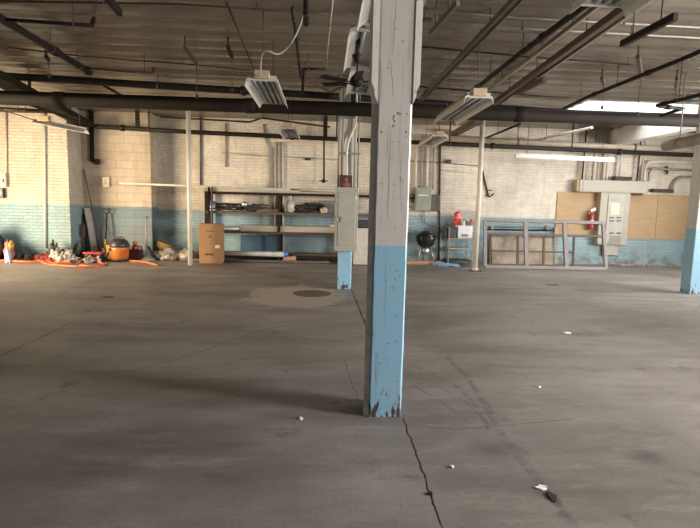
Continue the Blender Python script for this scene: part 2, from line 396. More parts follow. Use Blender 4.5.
mb.box((7.0, 2.9, 0), (XR, 3.15, CZ+.1)).box((7.0, YN, 0), (7.25, .7, CZ+.1)).box((7.0, 2.3, 0), (7.25, 2.9, CZ+.1)).box((7.0, .7, 3.15), (7.25, 2.3, CZ+.1))  # unseen near jog, added so its door sits close enough to throw the column's shadow
struct('wall_right', mb, plain_wall)
mb = MB(); mb.box((XL-.25, YN-.25, 0), (XR+.25, YN, 1.5)).box((XL-.25, YN-.25, 3.1), (XR+.25, YN, CZ+.1))
mb.box((XL-.25, YN-.25, 1.5), (-4.1, YN, 3.1)).box((4.1, YN-.25, 1.5), (XR+.25, YN, 3.1))
struct('wall_near', mb, plain_wall)
# ceiling deck with the skylight opening, shallow curved ribs along X
SX0, SX1, SY0, SY1 = at(590, 99, Z=CZ).x, 9.2, at(620, 100.5, Z=CZ).y, 12.2
def ceiling():
    bm = bmesh.new(); per = .405; n = 8
    ys = []; y = YN-.2
    while y < YC+.3:
        ys.append(y); y += per/n
    ys += [SY0, SY1]; ys.sort()
    def zz(y): 
        t = (y/per) % 1; return CZ-.035*math.sin(math.pi*t)**.7
    xs = [XL-.2, -6, -3, 0, 3, SX0, SX1, XR+.2]
    vs = {}
    def v(i, j):
        if (i, j) not in vs: vs[i, j] = bm.verts.new((xs[i], ys[j], zz(ys[j])+.006*math.sin(xs[i]*1.3+j)))
        return vs[i, j]
    for i in range(len(xs)-1):
        for j in range(len(ys)-1):
            if xs[i] >= SX0-1e-6 and xs[i+1] <= SX1+1e-6 and ys[j] >= SY0-1e-6 and ys[j+1] <= SY1+1e-6: continue
            f = bm.faces.new((v(i, j), v(i, j+1), v(i+1, j+1), v(i+1, j))); f.smooth = True
    r = bmesh.ops.extrude_face_region(bm, geom=bm.faces[:])
    for e in r['geom']:
        if isinstance(e, bmesh.types.BMVert): e.co.z = CZ+.12
    m = MB(); me = bpy.data.meshes.new('t'); bm.to_mesh(me); m.bm.from_mesh(me); bpy.data.meshes.remove(me)
    return struct('ceiling', m, ceil_mat)
ceiling()
wh = M('skylight_white_paint', (.74, .74, .72), .6, 0, (.5, .47, .42), 3, .3)
mb = MB(); t = .08
mb.box((SX0-t, SY0-t, CZ-.03), (SX0, SY1+t, CZ+.6)).box((SX1, SY0-t, CZ-.03), (SX1+t, SY1+t, CZ+.6)).box((SX0, SY0-t, CZ-.03), (SX1, SY0, CZ+.6)).box((SX0, SY1, CZ-.03), (SX1, SY1+t, CZ+.6))
sk = struct('window_1', mb, wh)
pm, nt, b = nodes_of('skylight_glazing')
tr = N(nt, 'ShaderNodeBsdfTransparent'); tl = N(nt, 'ShaderNodeBsdfTranslucent'); tr.inputs[0].default_value = (.95, .97, 1, 1); tl.inputs[0].default_value = (.9, .93, .95, 1)
mx = N(nt, 'ShaderNodeMixShader'); mx.inputs[0].default_value = .35
nt.links.new(tr.outputs[0], mx.inputs[1]); nt.links.new(tl.outputs[0], mx.inputs[2]); nt.links.new(mx.outputs[0], nt.nodes['Material Output'].inputs[0])
struct('pane', MB().box((SX0-t, SY0-t, CZ+.6), (SX1+t, SY1+t, CZ+.612)), pm, sk)
mb = MB()
for k in range(5): x = SX0+(SX1-SX0)*k/4; mb.box((x-.02, SY0-t, CZ+.615), (x+.02, SY1+t, CZ+.65))
struct('glazing_bar', mb, alum, sk)
# depthwise white downstand beam
bx = at(608, 147, Y=YC).x; zb = at(640, 139.5, X=bx).z
struct('trim_1', MB().box((bx, 8.95, zb), (bx+.25, YC, CZ+.02), .01), M('white_beam_paint', (.68, .67, .63), .55, 0, (.4, .35, .28), 3, .4))

# ------------------------------------------------------------------ wooden columns
def wooden_column(name, x0, x1, ya, yb, label, m, top=CZ):
    """square timber, chamfered arrises, slightly uneven faces"""
    from mathutils import noise as mn
    t = thing(name, label, 'column', ((x0+x1)/2, (ya+yb)/2, 0))
    s = MB(); c = .012; prof = [(x0+c, ya), (x1-c, ya), (x1, ya+c), (x1, yb-c), (x1-c, yb), (x0+c, yb), (x0, yb-c), (x0, ya+c)]
    rings = []; zs = [i*.05 for i in range(int(top/.05)+1)]+[top]
    for z in zs:
        ring = []
        for k, (x, y) in enumerate(prof):
            j = .004*mn.noise(Vector((k*3.1, z*7, x))); jy = 0 if (k < 2 and z > .35) else 1
            if z < .35: j -= .010*max(0, mn.noise(Vector((k*2.3, z*13, 4))))*(1-z/.35)
            dx = (x-(x0+x1)/2); dy = (y-(ya+yb)/2)
            ring.append(s.bm.verts.new((x+j*(1 if dx > 0 else -1), y+jy*j*(1 if dy > 0 else -1), z)))
        rings.append(ring)
    for a, b in zip(rings, rings[1:]):
        for k in range(8): s.bm.faces.new((a[k], a[(k+1) % 8], b[(k+1) % 8], b[k]))
    s.bm.faces.new(rings[0]); s.bm.faces.new(rings[-1])
    s.build('post', m, t); return t
nf = at(368.5, 417, Z=0); nr = at(401, 416.5, Z=0)
NX0, NX1, NY0 = nf.x, nr.x, nf.y; NY1 = NY0+.24
c1 = wooden_column('wooden_column', NX0, NX1, NY0, NY1, 'big peeling timber column in the foreground, grey above and bright blue below', colmat)
# long drying cracks in the front face: thin dark gouges
crackm = M('dark_wood_crack', (.03, .022, .018), .9)
def crack(pts, w):
    rr = random.Random(len(pts)); s = MB(); pts = [(a[0]+(b[0]-a[0])*k/4+rr.uniform(-.35, .35), a[1]+(b[1]-a[1])*k/4) for a, b in zip(pts, pts[1:]) for k in range(4)]+[pts[-1]]; P = [at(px, py, Y=NY0-.0004) for px, py in pts]
    n = len(P)
    L = [p+Vector((-w*.55*(.3+.7*math.sin(math.pi*i/(n-1))), 0, 0)) for i, p in enumerate(P)]; Rr = [p+Vector((w*.55*(.3+.7*math.sin(math.pi*i/(n-1))), 0, 0)) for i, p in enumerate(P)]
    for i in range(n-1):
        q = [L[i], Rr[i], Rr[i+1], L[i+1]]
        f = [s.bm.verts.new(v) for v in q]; g = [s.bm.verts.new(v+Vector((0, .008, 0))) for v in q]
        s.bm.faces.new(f); s.bm.faces.new(g[::-1])
        for k in range(4): s.bm.faces.new((f[k], f[(k+1) % 4], g[(k+1) % 4], g[k]))
    s.build('wood_crack', crackm, c1)
crack([(396, 0), (395.5, 14), (394, 30), (393.6, 44), (392.4, 55)], .0022)
crack([(391, 58), (391.6, 72), (393, 90), (392.6, 98)], .002)
crack([(391, 128), (390.5, 145), (389, 165), (388.8, 182), (387.6, 205), (388, 220)], .002)
crack([(386, 255), (386, 290), (384.5, 330)], .0012)
crack([(381, 60), (381.5, 80), (380, 104)], .0012)
crack([(401, 150), (400.5, 180), (401, 210)], .001)
crack([(376, 352), (375.5, 372), (377, 392)], .0012)
for (px, py) in ((381.5, 132), (406, 132), (394, 116), (394.5, 121)):
    p = at(px, py, Y=NY0-.001); MB().tube([p, p+Vector((0, .015, 0))], .006, 8).build('bolt_hole', crackm, c1)
# boards nailed on both sides, ending with a bevel near the top of the frame
zl = at(370.5, 95, Y=NY0).z
for sx, x, pxo in ((-1, NX0, 0), (1, NX1, 0)):
    o = .0
    for w, zz in ((.022, zl-.05), (.022, zl+.03)):
        s = MB(); xa, xb_ = (x+sx*o, x+sx*(o+w)); lo, hi = min(xa, xb_), max(xa, xb_)
        # bevelled lower end: outer edge higher than inner
        zi, zo = (zz, zz+.05)
        za, zb2 = (zo, zi) if sx < 0 else (zi, zo)
        s.prism([(lo, za), (hi, zb2), (hi, CZ), (lo, CZ)], (0, NY0-.005, 0), (1, 0, 0), (0, 0, 1), (0, 1, 0), .25)
        s.build('side_board', cuff_mat, c1); o += w
# added pale strip, its colour painting the lower column's left face as lit
s = MB(); s.bar((NX0-.0105, NY0+.03, 0), (NX0-.0105, NY0+.03, zl-.055), .020, .05); s.build('lit_face_strip', M('lit_face_colour', (.36, .34, .285), .6, 0, (.16, .13, .09), 9, .6, .3), c1)

SY = 8.93
sa = at(337.5, 289, Y=SY); sb = at(351, 289, Y=SY)
c2 = wooden_column('wooden_column', sa.x, sb.x, SY, SY+.24, 'mid-distance timber column behind the grey electrical cabinet, blue foot', colmat2)
ra = at(689.5, 290, Y=SY)
c3 = wooden_column('wooden_column', ra.x, ra.x+.26, SY, SY+.26, 'timber column at the right edge, cream above and pale blue with dark rot below', colmat2)

# cabinet on the second column
def P(px, py, y): return at(px, py, Y=y)
cy = SY-.19
a = P(335.5, 187, cy); b_ = P(357, 251.5, cy)
cab = thing('electrical_cabinet', 'tall grey steel electrical cabinet mounted on the mid-distance column', 'cabinet', ((a.x+b_.x)/2, SY-.095, b_.z))
MB().box((a.x, cy, b_.z), (b_.x, SY-.002, a.z), .008).build('body', greypanel, cab)
a2 = P(338.5, 192, cy); b2 = P(354.5, 246, cy)
dr = MB().box((a2.x, cy-.012, b2.z), (b2.x, cy+.004, a2.z), .004).build('door', greypanel, cab)
p = P(341, 219, cy); MB().box((p.x-.015, cy-.035, p.z-.05), (p.x+.015, cy-.010, p.z+.05), .006).tube([(p.x, cy-.03, p.z), (p.x+.05, cy-.04, p.z+.01)], .008).build('handle', conduit, dr)
for px, py in ((337, 200), (337, 220), (355.5, 198), (355.5, 243)):
    p = P(px, py, cy); MB().box((p.x-.014, cy-.014, p.z-.022), (p.x+.014, cy+.002, p.z+.022), .004).build('latch', alum, cab)
a = P(339.5, 175, SY-.14); b_ = P(352, 187.3, SY-.14)
po = thing('portrait_poster', 'small dark red poster with a pale head on the column above the grey cabinet', 'poster', ((a.x+b_.x)/2, SY-.13, b_.z))
MB().box((a.x, SY-.14, b_.z), (b_.x, SY-.125, a.z), .002).build('board', postd, po)
mx_ = (a.x+b_.x)/2
MB().blob((mx_+.005, SY-.142, a.z-.08), .033, .004, .045, 2, .1, 2, False).blob((mx_+.01, SY-.141, b_.z+.04), .065, .004, .045, 4, .1, 2, False).build('portrait_print', postf, po)
# conduits on the second column
def vtube(name, pts, r, mat, parent=None, smooth=0): return MB().tube(pts, r, 10, smooth=smooth).build(name, mat, parent)
cc = thing('conduit_bundle', 'bundle of pale conduits running up the mid-distance column into its grey cabinet', 'conduit', (0, 0, 0))
cc.location = (mx_, SY-.05, P(345, 187, SY-.06).z); cc['_w'] = tuple(cc.location)
for px, r, k in ((338, .018, 0), (342, .014, 1), (350.5, .02, 2), (354.5, .025, 3), (358, .014, 4)):
    p = P(px, 187, SY-.06); y = SY-.05
    if px > 352: y = SY+.02
    vtube('conduit', [(p.x, y, p.z-.01), (p.x, y, CZ)], r, (conduit, greypanel2)[k % 2], cc)
p = P(347, 175, SY-.1); q = P(347, 148, SY-.1); r_ = P(354, 128, SY-.1); s_ = P(356, 116, SY-.1)
vtube('bent_conduit', [P(347, 187, SY-.1), q, r_, s_, Vector((s_.x, SY-.1, CZ))], .022, enamel, cc, 5)
for z in (2.35, 2.95):
    MB().box((sa.x-.02, SY-.075, z), (sb.x+.1, SY-.0, z+.03), .004).build('strap', conduit, cc)

# ------------------------------------------------------------------ white steel pipe posts
def pipe_post(px, py, r, label, plate=True):
    b = at(px, py, Z=0); t = thing('pipe_post', label, 'post', (b.x, b.y, 0))
    MB().tube([(b.x, b.y, 0), (b.x, b.y, CZ-.005)], r, 20).build('pipe', whitepipe, t)
    if plate:
        MB().box((b.x-.13, b.y-.11, 0), (b.x+.13, b.y+.11, .018), .004).build('base_plate', rust, t)
        MB().lathe((b.x, b.y, .018), [(r*1.35, 0), (r*1.3, .05), (r, .06)]).build('collar', whitepipe, t)
    MB().box((b.x-.1, b.y-.1, CZ-.06), (b.x+.1, b.y+.1, CZ-.03)).build('top_plate', rust, t)
    return t
pipe_post(190.3, 265, .052, 'slim white steel pipe post standing beside the brown cartons', False)
pipe_post(475, 271, .055, 'slim white pipe post on a rusty base plate beside the steel frames')

# ------------------------------------------------------------------ main girder and pipes
g = thing('main_pipe', 'very thick black main pipe crossing the whole hall in front of the far columns', 'pipe', (.7, 8.78, 3.0))
zc = at(345, 109, Y=8.78).z; h = .112
MB().tube([(XL, 8.78, zc), (XR, 8.78, zc)], h, 24).build('pipe', girdm, g)
for px in (60, 250, 520):
    x = at(px, 110, Y=8.78).x
    MB().tube([(x-.09, 8.78, zc), (x-.08, 8.78, zc), (x+.08, 8.78, zc), (x+.09, 8.78, zc)], [h*1.02, h*1.1, h*1.1, h*1.02], 24).build('coupling', girdm, g)
for x in (-7.5, .45, 7):
    MB().box((x-.04, 8.76, zc+h-.005), (x+.04, 8.80, CZ)).build('hanger', girdm, g)

def pipe_run(name, pts, r, mat, label, cat='pipe', hang=(), clamps=(), top=CZ, smooth=0, group=None, seg=12, hr=.007):
    pts = [Vector(p) for p in pts]; c = sum(pts, Vector())/len(pts)
    t = thing(name, label, cat, (c.x, c.y, min(p.z for p in pts)), group)
    MB().tube(pts, r, seg, smooth=smooth).build('pipe' if cat != 'conduit' else 'tube', mat, t)
    L = [0]
    for a, b in zip(pts, pts[1:]): L.append(L[-1]+(b-a).length)
    def pt(f):
        d = f*L[-1]
        for i in range(len(pts)-1):
            if d <= L[i+1]+1e-9: 
                k = (d-L[i])/(L[i+1]-L[i]); return pts[i].lerp(pts[i+1], k), (pts[i+1]-pts[i]).normalized()
        return pts[-1], (pts[-1]-pts[-2]).normalized()
    for f in hang:
        p, d = pt(f)
        MB().tube([p-d*.015, p+d*.015], r*1.18, 12).tube([(p.x, p.y, p.z+r*.9), (p.x, p.y, top)], hr, 6).build('hanger', rust, t)
    for f in clamps:
        p, d = pt(f)
        MB().tube([p-d*.05, p-d*.045, p+d*.045, p+d*.05], [r*1.05, r*1.35, r*1.35, r*1.05], 12).build('coupling', mat, t)
    return t
Z = lambda px, py, z: at(px, py, Z=z)
pipe_run('sprinkler_pipe', [Z(-30, 74, 3.47), Z(20, 77, 3.47), Z(345, 97, 3.47), Z(560, 112, 3.47), Z(725, 121.5, 3.47)], .062, black, 'thick black pipe just above and behind the thick main pipe, slanting away to the right', hang=(.2, .42, .6), clamps=(.3, .62))
wy = 12.95
pipe_run('sprinkler_pipe', [P(96, 126.5, wy), P(190, 132, wy), P(335, 139, wy), P(440, 143.5, wy), P(720, 156.5, wy)], .055, black, 'black pipe along the back wall, below the ceiling and behind the thick main pipe', hang=(.08, .37, .55, .75), clamps=(.04, .3, .62, .83), hr=.02)
pipe_run('insulated_pipe', [P(428, 137.5, 13.4), P(720, 152, 13.4)], .075, cream, 'cream insulated pipe above the black wall pipe at right', hang=(.3, .7), hr=.01)
pipe_run('wall_conduit', [P(160, 117, 13.0), P(250, 122, 13.0), P(262, 118, 13.0), P(330, 127, 13.0)], .022, black, 'thin black conduit with a hump high on the back wall above the rack', 'conduit', hang=(.1, .6, .95))
# drop pipe on block wall
a = P(92, 127, YB-.07)
pipe_run('drain_pipe', [(a.x, YB-.07, CZ-.01), P(92, 161, YB-.07), P(99, 162, YB-.07)], .052, black, 'black drop pipe with an elbow on the block wall above the beige thermostat', clamps=(.02, .97))
# left depthwise lines
pipe_run('sprinkler_pipe', [Z(-20, 5, 3.4), Z(0, 18, 3.4), Z(90, 72.5, 3.4)], .045, black, 'black sprinkler branch pipe at upper left running towards the thick main pipe', hang=(.55, .85), clamps=(.6, .97))
pipe_run('sprinkler_pipe', [Z(103, 85, 3.45), Z(124, 97, 3.45)], .025, black, 'short thin black slanting pipe just above the thick main pipe at left', hang=(.5,))
pipe_run('branch_pipe', [Z(4, 19.5, 3.4), Z(91, 25.5, 3.4), Z(92, 25.7, 3.4), Z(94, 18.5, 3.58)], .02, black, 'thin black side branch with upturned end, the nearer one at upper left', hang=(.55,), clamps=(.9,))
pipe_run('branch_pipe', [Z(88, 69, 3.4), Z(153, 73.2, 3.4), Z(154, 68, 3.52)], .018, rust, 'thin rusty side branch with upturned end, the farther one at left', hang=(.7,), clamps=(.93,))
d = thing('overhead_duct', 'dark flat duct running along the ceiling at far left behind the thick main pipe', 'duct', Z(45, 103, 3.34))
MB().bar(Z(-60, 48, 3.29), Z(86, 124, 3.29), .34, .12, .01).build('duct', girdm, d)
MB().tube([Z(-30, 84, 3.24), Z(112, 132, 3.24)], .035, 10).build('side_pipe', black, d)
for px, py in ((30, 95), (70, 116)):
    q = Z(px, py, 3.3); MB().box((q.x-.02, q.y-.02, 3.3), (q.x+.02, q.y+.02, CZ)).build('hanger', black, d)
pipe_run('thin_conduit', [P(-20, 107, 12.2), P(56, 111, 12.2)], .025, black, 'upper of two dark conduits crossing the top of the far left wall', 'conduit', hang=(.5,))
pipe_run('thin_conduit', [P(-20, 110.5, 12.1), P(56, 112.5, 12.1)], .025, rust, 'lower of two dark conduits crossing the top of the far left wall', 'conduit', hang=(.6,))
pipe_run('slanted_wire', [P(0, 109, 12.0), P(40, 122, 11.0)], .010, black, 'thin dark wire sloping down to the light fixture at far left', 'conduit')
# right-hand depthwise runs
def rail(name, a, b, w, h, mat, label, cat='rail', hang=(.2, .8), z=3.4, extra=None):
    A, B = Z(*a, z), Z(*b, z); t = thing(name, label, cat, tuple((A+B)/2-Vector((0, 0, h/2))))
    MB().bar(A, B, w, h, .004).build('channel', mat, t)
    if extra: extra(t, A, B)
    for f in hang:
        p = A.lerp(B, f); MB().tube([(p.x, p.y, p.z+h*.3), (p.x, p.y, CZ)], .008, 6).build('hanger', rust, t)
    return t
def lips(t, A, B):
    for s_ in (-1, 1):
        o = Vector((s_*.036, 0, -.012)); MB().bar(A+o, B+o, .012, .05).build('flange', greenrail, t)
rail('ceiling_rail', (525, -10), (421, 99), .085, .05, greenrail, 'olive steel channel rail right of the foreground column, running away overhead', extra=lips, z=3.45)
pipe_run('sprinkler_pipe', [Z(610, -14, 3.42), Z(591, 1, 3.42), Z(520, 54, 3.42), Z(470, 93, 3.42)], .035, black, 'black pipe running away overhead towards the fixture with the beige cap', hang=(.45, .75), clamps=(.32, .9))
rail('wood_batten', (612, -5), (487, 92), .04, .05, strip, 'pale worn timber batten beside the black overhead pipe at right', 'batten', z=3.4)
def sidepipes(t, A, B):
    o = Vector((.10, 0, .0)); MB().tube([A+o, B+o], .028, 8).build('pipe', rust, t)
    o = Vector((.16, 0, .02)); MB().bar(A+o, B+o, .03, .04).build('batten', strip, t)
rail('wood_beam', (632, 3), (494, 103), .075, .08, brown, 'brown timber beam with a rusty pipe under the right part of the ceiling', 'beam', z=3.42, extra=sidepipes)
rail('wood_offcut', (545, 79), (517, 93), .07, .07, rust, 'short rusty brown block hanging under the overhead timber beam', 'block', z=3.30, hang=(.3,))
rail('hanging_channel', (676, 16), (622, 44), .05, .06, black, 'short dark channel hanging on two rods at upper right', 'channel', z=3.1, hang=(.25, .78))
rail('hanging_channel', (458, 3), (431, 33), .04, .05, greenrail, 'short dark channel hanging just right of the foreground column top', 'channel', z=3.3, hang=(.3, .8))
rail('hanging_channel', (106, -4), (120, 13), .05, .07, black, 'short dark channel at the top of the frame, upper left', 'channel', z=3.35, hang=(.3,))
rail('hanging_channel', (-14, 30), (4, 47), .07, .08, rust, 'stubby rusty channel cut by the left edge of the frame', 'channel', z=3.3, hang=(.5,))
pipe_run('sprinkler_pipe', [Z(720, 43, 3.35), Z(680, 60, 3.35), Z(590, 96, 3.35), Z(561, 110, 3.35)], .028, black, 'black pipe crossing in front of the skylight from the upper right', hang=(.5, .78), clamps=(.32, .66))
pipe_run('elbow_pipe', [Z(720, 90, 3.1), Z(657, 105.5, 3.1), Z(660, 106.5, 3.1), Z(683, 108.5, 3.1), Z(661, 115.5, 3.1)], .028, black, 'black pipe folding back with two elbows at the right edge under the skylight', hang=(.3,), clamps=(.42, .60))
pipe_run('sprinkler_pipe', [Z(522, 143.5, 3.3), Z(592, 127.5, 3.3)], .03, whitepipe, 'pale pipe running overhead behind the thick main pipe towards the lit strip light', hang=(.4,), clamps=(.5,))
pipe_run('sprinkler_pipe', [Z(486, 138, 3.3), Z(520, 124, 3.3)], .025, black, 'thin black pipe behind the main pipe right of the white post top', hang=(.4,))
rail('wood_beam', (478, 121), (437, 143), .16, .12, brown, 'brown timber beam beyond the thick main pipe, just right of the foreground column', 'beam', z=3.42)
# cross conduits near the ceiling
def cross(pts, r, mat, label, z=3.56, hang=(.3, .7)):
    return pipe_run('ceiling_conduit', [Z(px, py, z) for px, py in pts], r, mat, label, 'conduit', hang=hang, hr=.005, seg=8)
cross([(-10, 1), (180, 4), (368, 17)], .011, rust, 'dark thin conduit along the top left edge of the ceiling, nearest of all')
cross([(5, 47), (80, 56), (185, 64), (250, 70)], .008, black, 'very thin dark conduit crossing the left part of the ceiling')
cross([(415, 9), (520, 18), (710, 28)], .010, conduit, 'pale conduit across the right ceiling, the nearer of the pale pair')
cross([(440, 21.5), (520, 28.5), (710, 38.5)], .010, conduit, 'pale conduit across the right ceiling, the farther of the pale pair')
cross([(415, 46), (520, 56), (710, 71)], .011, black, 'dark conduit crossing the right ceiling between the pale pair and skylight', z=3.56)
cross([(413, 86), (533, 95.5), (571, 98)], .012, black, 'dark conduit right of the foreground column just above the thick main pipe', z=3.55)
cross([(418, 20), (432, 20)], .02, black, 'short black stub of pipe against the top of the foreground column', z=3.5, hang=(.5,))
pipe_run('grey_conduit', [Z(333, -6, 3.5), Z(328, 40, 3.5), Z(325.5, 70, 3.5)], .014, conduit, 'thin grey conduit running away overhead left of the ceiling fan', 'conduit', hang=(.3, .8))
pipe_run('bracket_pipe', [Z(302.5, 93, 3.2), Z(303.5, 69, 3.4), Z(326, 69, 3.4)], .022, black, 'black L-shaped pipe between the hanging cable and the ceiling fan', hang=(.75,), clamps=(.6,))
pipe_run('drop_pipe', [Z(306.5, -5, 3.4), Z(306, 24, 3.32)], .03, black, 'short black pipe at the top of frame beside the curling white cable', hang=(.6,))
pipe_run('slanted_pipe', [Z(292, 8, 3.5), Z(295, 28, 3.45), Z(300.5, 77, 3.4)], [.018][0], black, 'thin black pipe slanting down beside the curling white cable', hang=(.1, .6), clamps=(.3,))
pipe_run('brace_bar', [Z(301, 78, 3.35), Z(331, 92, 3.35), Z(352, 83, 3.45)], .02, rust, 'rusty bent brace just behind the ceiling fan at left', hang=(.1, .95))
# rusty beam clamps with rods
def beam_clamp(p0, p1, rod, mat, label):
    a, b = Z(*p0, 3.5), Z(*p1, 3.5); t = thing('beam_clamp', label, 'clamp', tuple(b))
    MB().bar(a, b, .05, .05, .008).build('clamp', mat, t)
    MB().tube([(a.x, a.y, 3.5), (a.x, a.y, CZ)], .012, 8).build('bolt', mat, t)
    c = at(rod[0], rod[1], Y=b.y)
    MB().tube([(b.x, b.y, 3.5), (b.x, b.y, c.z)], .006, 6).tube([(b.x, b.y, c.z), (b.x, b.y, c.z-.05)], .02, 8).build('rod', rust, t); return t
beam_clamp((185, 47), (196.5, 64), (194, 95), rust, 'rusty brown clamp with a long rod on the ceiling above the white pipe post')
beam_clamp((228, 47), (232, 56.5), (231, 88), black, 'small black clamp and rod left of the hanging light with the cable')
beam_clamp((638, 56), (641, 74), (640, 112), rust, 'ring clamp and rod hanging in front of the skylight')
beam_clamp((602, 78), (604, 84), (604, 106), rust, 'small rod hanger at the left end of the skylight')
beam_clamp((677, 78), (676, 88), (676, 98), rust, 'small rod hanger at the right end of the skylight')
beam_clamp((46, 56), (48.5, 60), (48.5, 74), black, 'small black rod hanger above the thick pipe at left')
# cable curl
t = tag(MB().tube([Z(303, 14, 3.6), Z(300, 26, 3.4), Z(292, 42, 3.2), Z(284, 51, 3.05), Z(277, 54, 3.0), Z(269, 51.5, 3.0), Z(263, 53, 3.0), Z(261, 62, 2.95), Z(260.5, 76, 2.88)], .0085, 8, smooth=5).build('hanging_cable', enamel), 'white power cable curling down to the hanging light left of centre', 'cable')

tag(MB().tube([Z(226, 1, CZ-.02), Z(257, 76, 2.95)], .012, 8).build('support_rod', rust), 'long slanted rod from the ceiling down to the hanging light left of centre', 'rod')
# ------------------------------------------------------------------ fluorescent fixtures (run along Y)
def fixture(px, py, z, L, label, ntube=4, w=.36, hang=True, cap=True, wing=.11, far=False):
    p = at(px, py, Z=z); x, y = p.x, p.y
    if far: y -= L
    t = thing('fluorescent_light', label, 'ceiling light', (x, y+L/2, z), None)
    MB().box((x-.07, y, z+.07), (x+.07, y+L, z+.13), .006).build('housing', enamel, t)
    s = MB()
    for q in (-1, 1):
        poly = [(q*.07, .075), (q*w/2, -wing*.2+.02), (q*(w/2+.02), -.045), (q*(w/2+.025), -.045), (q*(w/2+.006), .03), (q*.07, .085)]
        s.prism(poly, (x, y, z), (1, 0, 0), (0, 0, 1), (0, 1, 0), L)
    s.box((x-w/2+.01, y+.002, z+.066), (x+w/2-.01, y+L-.002, z+.072))
    s.build('reflector', enamel, t)
    for k in range(ntube):
        tx = x+(k-(ntube-1)/2)*(w*.8/ntube)
        MB().tube([(tx, y+.03, z+.035), (tx, y+L-.03, z+.035)], .019, 10).build('tube', tube_m, t)
    for yy in (y+.002, y+L-.022):
        MB().box((x-w*.42, yy, z+.012), (x+w*.42, yy+.02, z+.066), .004).build('lamp_holder', enamel, t)
    if cap: MB().box((x-.085, y-.04, z+.03), (x+.085, y+.0, z+.12), .01).build('end_cap', capm, t)
    if hang:
        for yy in (y+.08, y+L-.12): MB().tube([(x, yy, z+.12), (x, yy, CZ)], .006, 6).build('hanger', rust, t)
    return t
fixture(262, 82, 2.83, 1.35, 'four-tube hanging light with a tan end cap, left of centre', 4, .34)
fixture(288, 129.5, 2.85, 1.35, 'farther four-tube hanging light seen below the thick main pipe, left of centre', 4, .30)
fixture(479, 99, 2.8, 1.75, 'hanging light with wide white reflector right of the foreground column', 3, .32)
fixture(598, 9, 2.9, 2.4, 'large hanging light cut by the top edge at right', 4, .36, cap=False, far=True)
fixture(383, 28, 2.98, 1.22, 'nearest of the white box lights in a row left of the foreground column', 2, .40, far=True, cap=False)
fixture(374, 33, 2.98, 1.22, 'second white box light of the row left of the foreground column', 2, .40, cap=True)
fixture(369, 72, 2.98, 1.22, 'farthest white box light of the row left of the foreground column, behind the fan', 2, .40, cap=False)
fixture(440, 137, 2.98, 1.6, 'far hanging light beyond the thick main pipe, just right of the foreground column', 2, .34)
# left light, reflector seen from the side, runs across
def cross_light(p0, p1, y, label, lit=False, w=.14):
    a, b = P(*p0, y), P(*p1, y); t = thing('fluorescent_light', label, 'ceiling light', tuple((a+b)/2))
    d = (b-a).normalized(); n = Vector((0, 0, 1))
    MB().bar(a+n*.05, b+n*.05, .06, .035, .005).build('housing', enamel, t)
    ex = Vector((0, 1, 0)); s = MB()
    for q in (-1, 1):
        s.prism([(q*.03, .03), (q*w, -.02-w*.15), (q*(w+.006), -.02-w*.15), (q*.03, .04)], a, ex, n, d, (b-a).length)
    s.build('reflector', enamel, t)
    MB().tube([a+d*.03-n*.02, b-d*.03-n*.02], .018, 10).build('tube', lamp_on if lit else tube_m, t)
    for f in (.12, .88):
        p = a.lerp(b, f); MB().tube([p+n*.07, Vector((p.x, p.y, CZ))], .007, 6).build('hanger', rust, t)
    return t
cross_light((515, 156), (614, 160.5), 12.4, 'long thin lit strip light hanging in front of the right back wall', True, .05)
lt = cross_light((36, 121), (86, 131), 11.2, 'tilted hanging light with white reflector in front of the far left wall', False, .16)
p = P(44, 119, 11.05); MB().box((p.x-.12, 11.0, p.z-.05), (p.x+.12, 11.1, p.z+.07), .02).build('end_cap', capm, lt)

# ceiling fan
FY = 4.97; fc = at(357, 82, Y=FY); q = at(357, 58, Y=FY)
fan = thing('ceiling_fan', 'small black ceiling fan hanging below the white box lights left of the foreground column', 'fan', tuple(fc))
MB().tube([(fc.x, FY, fc.z), (fc.x, FY, q.z)], .009, 8).build('rod', black, fan)
MB().lathe((fc.x, FY, q.z-.05), [(.012, 0), (.03, .02), (.05, .06), (.055, .075)]).build('canopy', black, fan)
MB().tube([(fc.x, FY, q.z+.02), (fc.x, FY, 3.04)], .02, 8).build('mount', black, fan)
MB().lathe((fc.x, FY, fc.z-.045), [(.02, 0), (.065, .02), (.072, .05), (.06, .08), (.025, .12), (.012, .14)]).build('motor', black, fan)
for ang in (205, 150, 60, 330, 270):
    A = R(ang); dv = Vector((math.cos(A), math.sin(A), .04)); a = Vector((fc.x, FY, fc.z-.01))
    s = MB(); s.bar(a+dv*.05, a+dv*.13, .02, .008); s.bar(a+dv*.12, a+dv*.37, .075, .007, .002, up=(math.sin(A)*.2, -math.cos(A)*.2, 1)); s.build('blade', black, fan)

# right duct by the column
q0, q1 = P(702, 139, 7.3), P(666, 146, 8.2)
d = thing('air_duct', 'dull grey air duct at the right edge below the thick main pipe', 'duct', tuple((q0+q1)/2))
MB().tube([q0.lerp(q1, -.6), q1], .085, 18).build('duct', M('dull_duct_metal', (.28, .26, .22), .5, .3, (.14, .11, .08), 5, .5), d)
for f in (.1, .6):
    p = q0.lerp(q1, f); MB().tube([p-(q1-q0).normalized()*.02, p+(q1-q0).normalized()*.02], .093, 18).tube([(p.x, p.y, p.z+.08), (p.x, p.y, CZ)], .01, 6).build('band', conduit, d)

